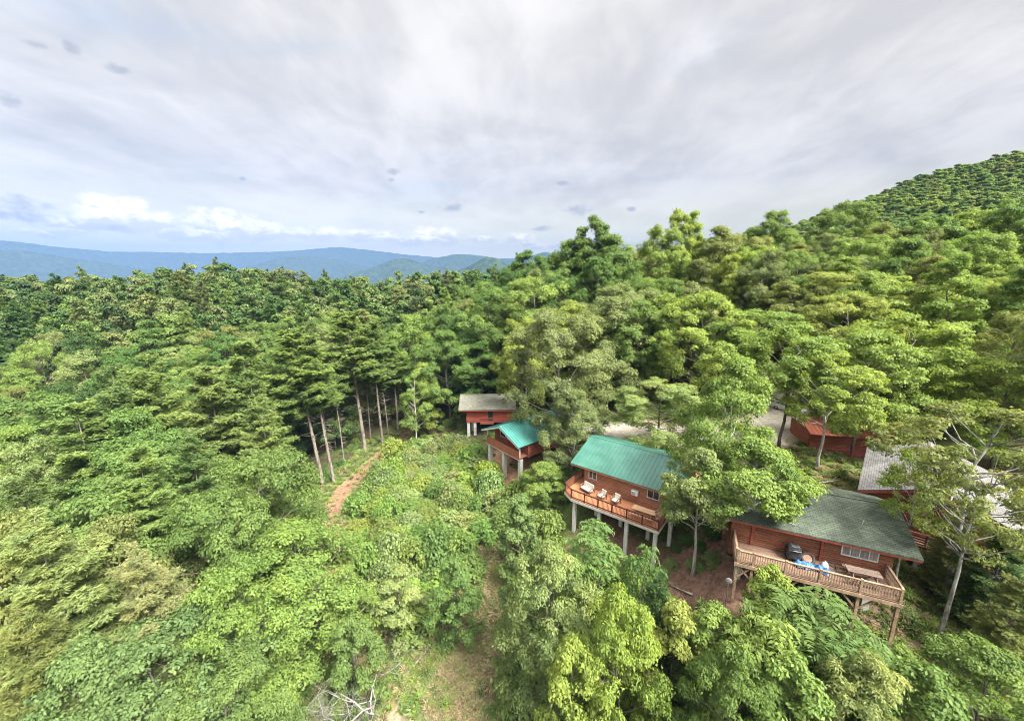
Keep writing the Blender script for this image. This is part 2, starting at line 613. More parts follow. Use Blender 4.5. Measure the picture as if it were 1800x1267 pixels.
def ribbon(name, pts, hw, m_, lift=0.05, wob=0.25, step=0.8):
    """a flat strip draped on the ground"""
    P = np.array(pts, float)
    d = np.concatenate([[0], np.cumsum(np.hypot(*np.diff(P, axis=0).T))])
    s = np.arange(0, d[-1], step)
    from_ = lambda k: np.interp(s, d, P[:, k])
    ker = np.ones(9) / 9
    X, Y = from_(0), from_(1)
    X = np.convolve(np.pad(X, 4, 'edge'), ker, 'valid')
    Y = np.convolve(np.pad(Y, 4, 'edge'), ker, 'valid')
    tx, ty = np.gradient(X), np.gradient(Y)
    l = np.hypot(tx, ty)
    tx, ty = tx / l, ty / l
    k = np.linspace(-1, 1, 7)
    w_ = hw * (1 + wob * (vnoise(s, s * 0, 3, 31) - 0.5))
    VX = X[:, None] - ty[:, None] * k * w_[:, None]
    VY = Y[:, None] + tx[:, None] * k * w_[:, None]
    VZ = ground(VX, VY).reshape(VX.shape) + lift + 0.10 * (1 - k[None, :] ** 2)
    VZ[:, 0] -= 0.3
    VZ[:, -1] -= 0.3
    n_, q = VX.shape
    i0 = (np.arange(n_ - 1)[:, None] * q + np.arange(q - 1)[None, :]).ravel()
    me = fast_mesh(name, np.stack([VX.ravel(), VY.ravel(), VZ.ravel()], 1), np.stack([i0, i0 + q, i0 + q + 1, i0 + 1], 1), [m_], True)
    return tag(link(name, me), kind='structure')


M['gravel'] = mat_noise('gravel', (0.30, 0.26, 0.215), (0.50, 0.45, 0.39), 2.2, 0.95, bs=0.4)
ribbon('gravel_road', ROAD, 3.9, M['gravel'], 0.10)

# ------------------------------------------------------------------ far mountains (real ridges, kilometres off)
m, t, b = new_mat('mountain_forest')
geo = t.node('ShaderNodeNewGeometry').outputs['Position']
na = t.noise(geo, 0.02, 8, 0.7, 0.2)
t.put(b.inputs['Base Color'], t.mix(t.ss(na, 0.35, 0.65), (0.018, 0.032, 0.018, 1), (0.045, 0.070, 0.032, 1)))
b.inputs['Roughness'].default_value = 0.95
b.inputs['Specular IOR Level'].default_value = 0.0
bump(t, b, na, 1.0, 12)
M['mountain'] = m


def mountain(prof, dist, width, seed, base=-110):
    P = np.array([(azel(px, py)) for px, py in prof])
    A = np.linspace(P[0, 0] - 0.01, P[-1, 0] + 0.01, 260)
    H = np.tan(np.interp(A, P[:, 0], P[:, 1])) * dist
    ker = np.hanning(9) / np.hanning(9).sum()
    H = np.convolve(np.pad(H, 4, 'edge'), ker, 'valid')
    fade = np.clip(np.minimum(A - A[0], A[-1] - A) / 0.02, 0, 1)
    Tq = np.linspace(-1, 1, 61)
    s = A[:, None] * dist
    rad = dist + Tq[None, :] * width
    sp = (vnoise(s + 0 * rad, rad, 420, seed) - 0.5) * 0.34 + (vnoise(s + 0 * rad, rad, 150, seed + 1) - 0.5) * 0.13
    prof_t = 1 - np.abs(Tq) ** 0.85
    hh = base + (H[:, None] - base) * np.clip(prof_t[None, :] + sp * (1 - prof_t[None, :]) * np.minimum(1, 5 * np.abs(Tq))[None, :], 0, 1)
    hh += (vnoise(s + 0 * rad, rad, 40, seed + 2) - 0.5) * 14 * (dist / 9000)
    hh = base - 30 + (hh - base + 30) * fade[:, None]
    X, Y = np.sin(A)[:, None] * rad, np.cos(A)[:, None] * rad
    n_, q = X.shape
    i0 = (np.arange(n_ - 1)[:, None] * q + np.arange(q - 1)[None, :]).ravel()
    me = fast_mesh('mountain', np.stack([X.ravel(), Y.ravel(), hh.ravel()], 1), np.stack([i0, i0 + q, i0 + q + 1, i0 + 1], 1), [M['mountain']], True)
    return tag(link('mountain', me), kind='structure')


mountain([(-500, 430), (-200, 436), (-60, 421), (0, 423), (50, 427), (110, 436), (140, 437), (200, 443), (270, 443), (350, 445), (430, 444), (500, 442), (540, 439), (585, 435), (610, 435), (650, 440), (690, 445), (730, 449), (770, 453), (830, 456), (900, 454), (960, 452), (1060, 458), (1200, 470)], 10200, 1200, 3)
mountain([(-400, 440), (-60, 438), (0, 440), (50, 442), (90, 448), (140, 457), (190, 463), (250, 472), (290, 480), (330, 487)], 7300, 900, 8)
mountain([(380, 487), (430, 470), (480, 456), (530, 450), (560, 452), (600, 458), (650, 470), (700, 480), (740, 487)], 7600, 900, 12)
mountain([(720, 470), (760, 455), (800, 447), (830, 448), (850, 450), (880, 455), (920, 462), (960, 470)], 7300, 800, 15)
mountain([(890, 472), (920, 455), (955, 443), (985, 446), (1030, 458), (1080, 470)], 7300, 800, 19)
mountain([(600, 486), (650, 472), (690, 457), (712, 454), (735, 460), (760, 470), (800, 480)], 5200, 600, 23)
mountain([(740, 486), (770, 471), (785, 464), (800, 468), (830, 478)], 6000, 600, 27)
mountain([(780, 486), (820, 470), (845, 456), (858, 452), (872, 455), (890, 464), (930, 474), (980, 484)], 3500, 450, 31)

# ------------------------------------------------------------------ vegetation builders
def norm_(a):
    return a / (np.linalg.norm(a, axis=-1, keepdims=True) + 1e-9)


class Leaves:
    def __init__(s, seed):
        s.r = np.random.default_rng(seed)
        s.V, s.T = [], []

    def quads(s, pos, nrm, size, aspect, tint, axis=None, droop=0.15):
        """one rhombus-shaped leaf (or leaf spray) per row"""
        n = len(pos)
        nrm = norm_(nrm)
        t = s.r.normal(size=(n, 3)) if axis is None else axis
        t = norm_(t - nrm * np.sum(t * nrm, 1, keepdims=True))
        bt = np.cross(nrm, t)
        sz = np.broadcast_to(np.asarray(size, float), (n,))[:, None]
        k = sz * np.broadcast_to(np.asarray(aspect, float), (n,))[:, None] * 0.5
        a = pos - t * sz * 0.5
        c = pos + t * sz * 0.5 - nrm * sz * droop
        m_ = pos + t * sz * 0.04
        v = np.stack([a, m_ - bt * k, c, m_ + bt * k], 1).reshape(-1, 3)
        s.V.append(v)
        s.T.append(np.repeat(np.clip(tint, 0, 1), 4))

    def mesh(s, name, mat, extra=None):
        v = np.concatenate(s.V)
        t = np.concatenate(s.T)
        f = np.arange(len(v)).reshape(-1, 4)
        mats = [mat]
        nq = len(f)
        if extra is not None:           # woody stems kept in the same mesh, second material
            ev, ef = np.array(extra.v), [q for q in extra.f if len(q) == 4]
            f = np.concatenate([f, np.array(ef) + len(v)])
            v = np.concatenate([v, ev])
            t = np.concatenate([t, np.zeros(len(ev))])
            mats.append(M['bark'])
        me = fast_mesh(name, v, f, mats, False, {'tint': ('FLOAT', t)})
        if extra is not None:
            mi = np.zeros(len(f), dtype=np.int32)
            mi[nq:] = 1
            me.polygons.foreach_set('material_index', mi)
        return me


def dirs(r, n, up=0.0):
    d = norm_(r.normal(size=(n, 3)))
    d[:, 2] = np.where(r.random(n) < up, np.abs(d[:, 2]), d[:, 2])
    return d


ENV = {
    'round': lambda t: np.sqrt(np.clip(1 - (2 * t - 0.9) ** 2 / 1.25, 0.03, 1)),
    'ovate': lambda t: np.clip(np.sin(math.pi * (0.16 + 0.84 * t) ** 0.8), 0.05, 1) ** 0.75,
    'cone': lambda t: np.clip(1.06 - t, 0.06, 1) ** 0.72 * np.clip(0.55 + t * 3, 0, 1),
    'vase': lambda t: np.clip(0.42 + 0.75 * t, 0, 1) * np.clip((1.04 - t) * 3.4, 0.05, 1) ** 0.6,
    'wide': lambda t: np.clip(np.sin(math.pi * (0.10 + 0.88 * t)), 0.05, 1) ** 0.5,
}


def broadleaf(seed, H, Rad, base, shape, n_lobe=18, n_cl=9, n_leaf=85, leaf=0.42, aspect=0.6, lobe_r=0.36, cl_r=0.95, flat=0.62, trunk_r=0.24, bark='bark', droopy=0.0, wood=True, open_=0.0):
    """returns (trunk mesh, crown mesh): limbs carry lobes, lobes carry clumps, clumps carry leaf sprays"""
    L = Leaves(seed)
    r = L.r
    tb = MB()
    z0 = H * base
    ch = H - z0
    wob = r.normal(size=(7, 2)) * 0.02 * H
    wob[0] = 0
    tp = [(wob[i][0] * (i / 6), wob[i][1] * (i / 6), -0.6 + (0.85 * H + 0.6) * i / 6) for i in range(7)]
    tb.tube(tp, [trunk_r * (1.25 if i == 0 else 1) * (1 - 0.13 * i) for i in range(7)], 8)
    az0 = r.random() * 6.28
    lob = []
    for i in range(n_lobe):
        tt = (i + 0.5) / n_lobe
        tt = min(0.97, max(0.04, tt + r.normal() * 0.05))
        az = az0 + i * 2.399 + r.normal() * 0.3
        e = ENV[shape](np.array(tt))
        q = Rad * float(e) * (0.55 + 0.42 * r.random() ** 0.6)
        if tt > 0.93:
            q *= 0.75
        lr = Rad * lobe_r * (0.75 + 0.5 * r.random()) * (0.72 + 0.28 * float(e))
        c = np.array([q * math.cos(az), q * math.sin(az), z0 + ch * tt - lr * 0.25])
        lob.append((c, lr))
        zs = max(z0 * 0.75, min(0.83 * H, c[2] - (0.45 + 0.25 * r.random()) * np.hypot(c[0], c[1]) - 0.2))
        k = (zs + 0.6) / (0.85 * H + 0.6)
        st = np.array([np.interp(k * 6, range(7), [p[0] for p in tp]), np.interp(k * 6, range(7), [p[1] for p in tp]), zs])
        mid = st * 0.45 + c * 0.55 + np.array([0, 0, -0.05 * np.linalg.norm(c - st)]) + r.normal(size=3) * 0.12
        r0 = trunk_r * (0.42 - 0.2 * k)
        tb.tube([st, st * 0.75 + c * 0.25 + r.normal(size=3) * 0.1, mid, c], [r0, r0 * 0.8, r0 * 0.6, r0 * 0.3], 5)
        n_c = max(3, int(n_cl * (lr / (Rad * lobe_r)) ** 1.3 + 0.5))
        d = dirs(r, n_c, 0.72)
        out_ = norm_(np.array([c[0], c[1], (c[2] - (z0 + ch * 0.35)) * 0.8])[None])
        d = norm_(d + out_ * 0.45)
        ltint = 0.42 + r.normal() * 0.10
        for dd in d:
            cc = c + dd * lr * np.array([1, 1, 0.8]) * (0.55 + 0.5 * r.random())
            if wood:
                tb.tube([c, (c + cc) / 2 + r.normal(size=3) * 0.08, cc], [r0 * 0.3, r0 * 0.2, 0.012], 4)
            cr = cl_r * (0.7 + 0.6 * r.random())
            nl = int(n_leaf * (cr / cl_r) ** 2 * (1 - open_ * r.random()))
            ld = dirs(r, nl, 0.62)
            rad_ = cr * (0.35 + 0.65 * r.random(nl) ** 0.5) * (1 + 0.55 * r.random(nl) * (r.random(nl) < 0.22))
            pos = cc + ld * rad_[:, None] * np.array([1, 1, flat])
            pos[:, 2] -= droopy * rad_ * rad_ / cr * 0.5
            nr = ld * 0.75 + np.array([0, 0, 0.5]) + r.normal(size=(nl, 3)) * 0.42 + out_ * 0.25
            ctint = ltint + r.normal() * 0.10
            tint = ctint + r.normal(size=nl) * 0.15 + 0.28 * (r.random(nl) < 0.12)
            ax_ = ld * np.array([1, 1, 0.25]) + r.normal(size=(nl, 3)) * 0.5
            L.quads(pos, nr, leaf * (0.5 + 1.0 * r.random(nl)), aspect, tint, ax_, 0.15 + droopy * 0.3)
    return tb.mesh('trunk', M[bark], True), L.mesh('crown', M['leaf'])


def pine(seed, H, Rad, base, n_whorl=17, dense=1.0, bark='bark_pine', stub=True, trunk_r=0.22, needle=0.34, asp=0.27):
    """white pine: whorls of level boughs carrying flat plumes of needles"""
    L = Leaves(seed)
    r = L.r
    tb = MB()
    lean = r.normal(size=2) * 0.008 * H
    axis = lambda z: np.array([lean[0] * (z / H) ** 2, lean[1] * (z / H) ** 2, z])
    tb.tube([axis(z) if z > 0 else (0, 0, z) for z in np.concatenate([[-0.6], np.linspace(0.5, H * 0.98, 8)])], [trunk_r * 1.15] + [trunk_r * (1 - 0.93 * k / 7) for k in range(8)], 8)
    zb = H * base
    if stub:
        for i in range(int(zb / 0.42)):
            z = zb * (0.18 + 0.8 * r.random())
            a = r.random() * 6.28
            l = (0.5 + 1.6 * r.random()) * (0.4 + 0.6 * z / zb)
            p = axis(z)
            e = p + np.array([math.cos(a) * l, math.sin(a) * l, l * r.normal() * 0.2 - 0.1 * l])
            md = (p + e) / 2 + np.array([0, 0, 0.06 * l])
            tb.tube([p, md, e], [0.035, 0.024, 0.01], 4)
            for q in range(2):
                f = md + (e - md) * r.random()
                tb.tube([f, f + np.array([math.cos(a + r.normal()) * l * .3, math.sin(a + r.normal()) * l * .3, r.normal() * .15])], [0.014, 0.007], 3)
    for wv in range(n_whorl):
        t = (wv + 0.3 * r.random()) / n_whorl
        z = zb + (H - zb) * t
        rl = Rad * (np.clip(1.03 - t, 0.05, 1) ** 0.58) * np.clip(0.6 + 2.2 * t, 0, 1)
        nb = 5 if t < 0.85 else 4
        a0 = r.random() * 6.28
        for k in range(nb):
            a = a0 + 6.283 * k / nb + r.normal() * 0.3
            l = rl * (0.35 + 0.75 * r.random())
            if l < 0.35:
                l = 0.35
            rise = (-0.08 + 0.5 * t ** 1.5) + r.normal() * 0.12
            p0 = axis(z + r.normal() * 0.38)
            u = np.array([math.cos(a), math.sin(a), 0])
            v = np.array([-math.sin(a), math.cos(a), 0])
            bend = lambda s: p0 + u * l * s + np.array([0, 0, l * (rise * s + 0.16 * s * s)])
            tb.tube([bend(0), bend(0.35), bend(0.7), bend(1)], [0.055 * (1.15 - t), 0.04 * (1.15 - t), 0.022, 0.008], 4)
            bt = 0.42 + r.normal() * 0.14
            nt = int((5 + l * 5.0) * dense)
            for q in range(nt):
                s = 0.22 + 0.78 * (q + r.random()) / nt
                side = (-1) ** q
                tl = l * (0.16 + 0.34 * (1 - s) + 0.06 * r.random())
                p = bend(s)
                td_ = norm_((u * (0.75 + 0.2 * r.random()) + v * side * (0.9 - 0.3 * s) + np.array([0, 0, 0.18 + r.normal() * 0.12]))[None])[0]
                e = p + td_ * tl
                n_t = max(2, int(tl / 0.26))
                for h in range(n_t):
                    cpt = p + (e - p) * (h + 0.7) / n_t + r.normal(size=3) * np.array([0.10, 0.10, 0.16])
                    nn = 11
                    dd = norm_(td_ * 0.65 + r.normal(size=(nn, 3)) * 0.6 + np.array([0, 0, 0.34]))
                    nl = needle * (0.75 + 0.5 * r.random(nn))
                    pos = cpt + dd * nl[:, None] * 0.5
                    nr = np.cross(dd, r.normal(size=(nn, 3))) * 0.5 + np.array([0, 0, 0.8])
                    tip = 0.14 if h == n_t - 1 else -0.03
                    L.quads(pos, nr, nl, asp, bt + tip + r.normal(size=nn) * 0.13, dd, 0.05)
    return tb.mesh('trunk', M[bark], True), L.mesh('crown', M['leaf'])


def frond_plant(seed, H, Rad, n_stem=7, n_frond=9, pairs=8, bark='bark'):
    """sumac-like: stems ending in rosettes of drooping feather-shaped leaves"""
    L = Leaves(seed)
    r = L.r
    tb = MB()
    for i in range(n_stem):
        a = i * 2.4 + r.normal() * 0.3
        q = Rad * (0.12 + 0.75 * math.sqrt((i + 0.5) / n_stem)) * 0.75
        top = np.array([q * math.cos(a), q * math.sin(a), H * (0.96 - 0.38 * (q / Rad) ** 1.5 + r.normal() * 0.05)])
        tb.tube([(0.1 * math.cos(a), 0.1 * math.sin(a), -0.3), top * np.array([0.45, 0.45, 0.5]), top], [0.06, 0.045, 0.025], 5)
        st = 0.42 + r.normal() * 0.12
        for k in range(n_frond):
            fa = k * 6.283 / n_frond + r.normal() * 0.25
            fl = Rad * (0.42 + 0.16 * r.random())
            el = 0.15 + 0.55 * r.random()
            u = np.array([math.cos(fa), math.sin(fa), 0])
            for j in range(pairs):
                s = (j + 0.6) / pairs
                p = top + u * fl * s + np.array([0, 0, fl * (el * s - 0.75 * s * s)])
                sl = fl * 0.34 * math.sin(math.pi * (0.12 + 0.8 * s)) ** 0.7
                for sd in (-1, 1):
                    v = np.array([-math.sin(fa), math.cos(fa), 0]) * sd
                    dd = norm_((v + u * 0.45 + np.array([0, 0, -0.18]))[None])
                    L.quads((p + dd[0] * sl * 0.5)[None], np.array([[0, 0, 1.0]]) + r.normal(size=(1, 3)) * 0.22, sl, 0.36, np.array([st + r.normal() * 0.1]), dd, 0.12)
    return tb.mesh('stem', M[bark], True), L.mesh('foliage', M['leaf'])


def shrub_mesh(seed, H, Rad, n_cl=26, n_leaf=60, leaf=0.26, flat=0.75, aspect=0.62):
    """many-stemmed bush, leafy to the ground; stems and leaves in one mesh"""
    L = Leaves(seed)
    r = L.r
    tb = MB()
    for i in range(n_cl):
        t = (i + 0.5) / n_cl
        a = i * 2.399 + r.normal() * 0.3
        el = math.acos(1 - t * 0.98)
        rr_ = 0.72 + 0.3 * r.random()
        c = np.array([Rad * math.sin(el) * math.cos(a) * rr_, Rad * math.sin(el) * math.sin(a) * rr_, H * (0.12 + 0.74 * math.cos(el) * rr_)])
        tb.tube([(0.12 * math.cos(a), 0.12 * math.sin(a), -0.3), c * np.array([.5, .5, .62]), c], [0.03, 0.022, 0.01], 4)
        cr = 0.36 * Rad * (0.75 + 0.5 * r.random())
        n = n_leaf
        d = dirs(r, n, 0.7)
        rad_ = cr * (0.3 + 0.7 * r.random(n) ** 0.5)
        pos = c + d * rad_[:, None] * np.array([1, 1, flat])
        pos[:, 2] = np.maximum(pos[:, 2], 0.03)
        ct = 0.42 + r.normal() * 0.14
        nr = d * 0.5 + np.array([0, 0, 0.7]) + r.normal(size=(n, 3)) * 0.42
        L.quads(pos, nr, leaf * (0.65 + 0.7 * r.random(n)), aspect, ct + r.normal(size=n) * 0.14 + 0.25 * (r.random(n) < 0.12), d * np.array([1, 1, .3]) + r.normal(size=(n, 3)) * 0.5)
    return L.mesh('bush', M['leaf'], tb)


def bare_tree(seed, H, spread, mat, r0=0.16, depth=4, up=0.5):
    """leafless forked limbs"""
    r = np.random.default_rng(seed)
    tb = MB()

    def grow(p, d, l, rad, k):
        pts, rs = [p], [rad]
        for i in range(4):
            d = norm_((d + r.normal(size=3) * 0.28 + np.array([0, 0, 0.05]))[None])[0]
            pts.append(pts[-1] + d * l / 4)
            rs.append(rad * (1 - 0.14 * (i + 1)))
        tb.tube(pts, rs, 6 if k > 2 else 4)
        if k == 0:
            return
        for j in range(3 if k > 1 else 2):
            q = pts[-1] if j == 0 else pts[2 + r.integers(0, 2)]
            nd = norm_((d * 0.7 + r.normal(size=3) * spread + np.array([0, 0, 0.1]))[None])[0]
            grow(q, nd, l * (0.58 + 0.2 * r.random()), rad * 0.5, k - 1)
    grow(np.array([0, 0, -0.4]), np.array([0.1, 0, 1.0]) * up + np.array([0, 0, 1 - up]), H * 0.45, r0, depth)
    return tb.mesh('limbs', mat, True)


def tuft_mesh(seed, H, Rad, n=46, wd=0.035):
    """clump of bent grass and weed blades"""
    r = np.random.default_rng(seed)
    vs, ts = [], []
    for i in range(n):
        a, q = r.random() * 6.28, Rad * 0.4 * r.random() ** .5
        p = np.array([q * math.cos(a), q * math.sin(a), 0])
        d = np.array([math.cos(a), math.sin(a), 0]) * (0.2 + 0.8 * r.random()) * Rad * 0.8
        sd = np.array([-math.sin(a + r.normal() * .6), math.cos(a + r.normal() * .6), 0]) * wd * (0.6 + r.random())
        h = H * (0.45 + 0.55 * r.random())
        m_ = p + d * 0.35 + np.array([0, 0, h * 0.75])
        e = p + d + np.array([0, 0, h * (0.75 + 0.25 * r.random())])
        vs += [p - sd, p + sd, m_ + sd * .8, m_ - sd * .8, m_ - sd * .8, m_ + sd * .8, e + sd * .25, e - sd * .25]
        ts += [0.42 + r.normal() * .2] * 8
    return fast_mesh('weed_clump', np.array(vs), np.arange(len(vs)).reshape(-1, 4), [M['leaf']], False, {'tint': ('FLOAT', np.clip(ts, 0, 1))})


# kinds: (height, radius) of the model, then its meshes
KIND = {}


def kind(name, H, Rad, meshes):
    KIND[name] = (H, Rad, meshes)


BL = broadleaf
OAK = dict(n_cl=13, n_leaf=140, leaf=0.23, cl_r=0.80, flat=0.78)
kind('oak_a', 18, 6.0, BL(1, 18, 6.0, 0.20, 'round', 30, droopy=0.15, **OAK))
kind('oak_b', 18, 6.0, BL(2, 18, 6.0, 0.18, 'wide', 30, droopy=0.15, **OAK))
kind('oak_c', 17, 5.5, BL(3, 17, 5.5, 0.22, 'ovate', 30, **OAK))
kind('poplar_a', 20, 4.2, BL(4, 20, 4.2, 0.18, 'ovate', 32, 11, 95, 0.26, cl_r=0.70, flat=0.8))
kind('poplar_b', 20, 4.0, BL(5, 20, 4.0, 0.15, 'cone', 34, 11, 90, 0.26, cl_r=0.70, flat=0.8))
kind('maple_a', 15, 6.5, BL(6, 15, 6.5, 0.30, 'vase', 28, 13, 105, 0.27, flat=0.6, lobe_r=0.30, cl_r=0.78))
kind('maple_b', 15, 6.5, BL(7, 15, 6.5, 0.28, 'wide', 28, 13, 105, 0.27, flat=0.6, lobe_r=0.30, cl_r=0.78))
kind('sparse_a', 16, 4.8, BL(8, 16, 4.8, 0.26, 'ovate', 26, 10, 90, 0.25, lobe_r=0.27, cl_r=0.66, bark='bark_pale', open_=0.5))
kind('sparse_b', 14, 4.5, BL(9, 14, 4.5, 0.24, 'ovate', 26, 10, 90, 0.25, lobe_r=0.28, cl_r=0.66, bark='bark_pale', open_=0.4))
kind('sapling_a', 8, 2.3, BL(10, 8, 2.3, 0.06, 'cone', 24, 9, 90, 0.20, cl_r=0.42, lobe_r=0.36, trunk_r=0.09))
kind('sapling_b', 8, 2.5, BL(11, 8, 2.5, 0.08, 'ovate', 22, 9, 90, 0.20, cl_r=0.44, lobe_r=0.38, trunk_r=0.09))
kind('willowy', 11, 4.2, BL(12, 11, 4.2, 0.10, 'ovate', 30, 12, 110, 0.22, 0.42, cl_r=0.62, droopy=0.5, trunk_r=0.15))
kind('pine_bare', 26, 3.9, pine(20, 26, 3.9, 0.46, 17, 1.5))
kind('pine_bare_b', 25, 3.6, pine(21, 25, 3.6, 0.54, 13, 1.5))
kind('pine_full', 20, 4.4, pine(22, 20, 4.4, 0.10, 21, 1.6, stub=False))
kind('pine_full_b', 20, 4.0, pine(23, 20, 4.0, 0.16, 20, 1.6, stub=False))
kind('pine_near', 20, 4.8, pine(25, 20, 4.8, 0.10, 24, 2.3, stub=False, needle=0.26, asp=0.22))
kind('pine_pole', 22, 2.2, pine(26, 22, 2.2, 0.68, 9, 1.3, trunk_r=0.14))
kind('hemlock', 12, 2.8, pine(24, 12, 2.8, 0.06, 20, 2.0, stub=False, trunk_r=0.14, needle=0.19))
kind('highmaple', 15, 6.0, BL(14, 15, 6.0, 0.50, 'wide', 26, 13, 105, 0.27, flat=0.6, lobe_r=0.28, cl_r=0.75))
kind('highoak', 13, 4.0, BL(15, 13, 4.0, 0.52, 'ovate', 26, 11, 100, 0.25, lobe_r=0.34, cl_r=0.66, bark='bark_pale'))
kind('highsparse', 16, 4.8, BL(16, 16, 4.8, 0.56, 'wide', 24, 8, 85, 0.21, lobe_r=0.24, cl_r=0.55, bark='bark_lichen', flat=0.5, open_=0.6))
kind('sumac', 4.5, 2.6, frond_plant(30, 4.5, 2.6, 9, 10, 9))
kind('sumac_b', 4.0, 2.6, frond_plant(31, 4.0, 2.6, 8, 9, 9))
for i_, (h_, r_) in enumerate(((2.2, 1.7), (2.8, 1.6), (1.7, 1.8), (2.5, 2.0))):
    kind('bush_%d' % i_, h_, r_, (shrub_mesh(40 + i_, h_, r_, 34 + 3 * i_, 62, 0.27),))

kind('tuft_a', 0.55, 0.5, (tuft_mesh(50, 0.55, 0.5),))
kind('tuft_b', 0.4, 0.65, (tuft_mesh(51, 0.4, 0.65, 36, 0.05),))
PAL = {  # leaf colours, linear
    'lime': ((0.232, 0.305, 0.075), 'lime green'),
    'bright': ((0.190, 0.278, 0.075), 'bright green'),
    'mid': ((0.138, 0.218, 0.065), 'mid green'),
    'deep': ((0.092, 0.170, 0.050), 'deep green'),
    'dark': ((0.066, 0.118, 0.040), 'dark green'),
    'olive': ((0.180, 0.215, 0.075), 'olive green'),
    'grey': ((0.180, 0.225, 0.098), 'greyish green'),
    'blue': ((0.150, 0.228, 0.085), 'bluish green'),
    'yellow': ((0.240, 0.290, 0.085), 'yellow green'),
    'pale': ((0.225, 0.285, 0.115), 'pale green'),
    'pinelt': ((0.192, 0.265, 0.088), 'fresh green'),
    'pinedk': ((0.138, 0.205, 0.075), 'dull green'),
    'pinepale': ((0.240, 0.305, 0.115), 'pale yellow green'),
    'tan': ((0.275, 0.295, 0.140), 'straw tinted green'),
}
RNG = random.Random(7)
NAME = {'pine_bare': ('pine_tree', 'pine'), 'pine_bare_b': ('pine_tree', 'pine'), 'pine_full': ('pine_tree', 'pine'), 'pine_full_b': ('pine_tree', 'pine'), 'hemlock': ('hemlock_tree', 'hemlock'), 'pine_near': ('pine_tree', 'pine'), 'pine_pole': ('pine_tree', 'pine'), 'tuft_a': ('weed_clump', 'weeds'), 'tuft_b': ('weed_clump', 'weeds'),
        'sumac': ('sumac_bush', 'shrub'), 'sumac_b': ('sumac_bush', 'shrub'), 'sapling_a': ('young_tree', 'sapling'), 'sapling_b': ('young_tree', 'sapling')}
PLACED = []                         # x, y, radius of everything planted, so trees do not share a spot


def plant(k, x, y, top, width, colour, label, group=None, base=None, jitter=0.035, bark=None):
    H, Rad, meshes = KIND[k]
    z = gz(x, y) if base is None else base
    h = max(0.8, top - z)
    c, _ = PAL[colour] if isinstance(colour, str) else (colour, '')
    j = [1 + RNG.uniform(-jitter, jitter) for _ in range(3)]
    c = (c[0] * j[0], c[1] * j[1], c[2] * j[2], 1)
    nm, cat = NAME.get(k, ('broadleaf_tree', 'tree'))
    sx = width / 2 / Rad
    rz = RNG.uniform(0, 6.28)
    PLACED.append((x, y, width / 2))
    if len(meshes) == 1:
        o = link('bush', meshes[0])
        o.color = c
        nm, cat = NAME.get(k, ('bush', 'shrub'))
        o.name = nm
    else:
        o = link(nm, None)
        for part, me in zip(('trunk', 'crown') if 'sumac' not in k else ('stem', 'foliage'), meshes):
            ch = link(part, me, o)
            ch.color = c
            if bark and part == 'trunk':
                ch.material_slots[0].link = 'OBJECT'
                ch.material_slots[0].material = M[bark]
    o.location = (x, y, z)
    o.rotation_euler = (RNG.uniform(-.03, .03), RNG.uniform(-.03, .03), rz)
    o.scale = (sx, sx, h / H)
    return tag(o, label, cat, group)

# ------------------------------------------------------------------ building materials
def mat_logs(name, c0, c1):
    """log siding: colour varies from course to course, weathered along the grain"""
    m, t, b = new_mat(name)
    v = obj_coord(t)
    mp = t.node('ShaderNodeMapping')
    t.put(mp.inputs[0], v)
    mp.inputs['Scale'].default_value = (0.35, 0.35, 5.0)
    n = t.noise(mp.outputs[0], 1.0, 6, 0.65, 0.3)
    n2 = t.noise(v, 0.8, 4, 0.6)
    f = t.ss(t.m('ADD', t.m('MULTIPLY', n, 0.65), t.m('MULTIPLY', n2, 0.35)), 0.35, 0.66)
    t.put(b.inputs['Base Color'], t.mix(f, c0, c1))
    b.inputs['Roughness'].default_value = 0.6
    b.inputs['Specular IOR Level'].default_value = 0.3
    return m


M['log_tan'] = mat_logs('log_tan', (0.25, 0.108, 0.056), (0.42, 0.20, 0.115))
M['log_red'] = mat_logs('log_red', (0.135, 0.050, 0.027), (0.30, 0.118, 0.060))
M['log_scarlet'] = mat_logs('log_scarlet', (0.29, 0.062, 0.040), (0.40, 0.105, 0.068))
M['log_brick'] = mat_logs('log_brick', (0.24, 0.070, 0.040), (0.37, 0.120, 0.070))
M['trim_red'] = mat_noise('trim_red', (0.20, 0.045, 0.03), (0.32, 0.075, 0.05), 4, 0.6)
M['trim_tan'] = mat_noise('trim_tan', (0.24, 0.11, 0.07), (0.36, 0.18, 0.12), 4, 0.6)
M['rail_dark'] = mat_noise('rail_dark', (0.055, 0.018, 0.012), (0.12, 0.035, 0.022), 5, 0.55)
M['baluster'] = mat_noise('baluster', (0.26, 0.10, 0.055), (0.38, 0.16, 0.09), 5, 0.6)
M['rail_old'] = mat_noise('rail_old', (0.18, 0.115, 0.070), (0.37, 0.262, 0.175), 5, 0.8)
M['rail_red'] = mat_noise('rail_red', (0.14, 0.035, 0.025), (0.24, 0.06, 0.045), 5, 0.6)
M['white_rim'] = mat_noise('white_rim', (0.42, 0.38, 0.34), (0.62, 0.58, 0.53), 3, 0.7, (1, 1, 4))
M['frame_white'] = mat_noise('frame_white', (0.55, 0.53, 0.50), (0.72, 0.71, 0.69), 6, 0.4, bs=0)
M['glass'] = None
m, t, b = new_mat('window_glass')
b.inputs['Base Color'].default_value = (0.035, 0.04, 0.045, 1)
b.inputs['Roughness'].default_value = 0.06
b.inputs['Specular IOR Level'].default_value = 0.8
M['glass'] = m
M['curtain'] = mat_noise('curtain', (0.16, 0.145, 0.14), (0.32, 0.30, 0.29), 9, 0.9, (3, 3, 0.15), bs=0.2)
M['door_green'] = mat_noise('door_green', (0.008, 0.035, 0.022), (0.014, 0.05, 0.032), 4, 0.5, bs=0)
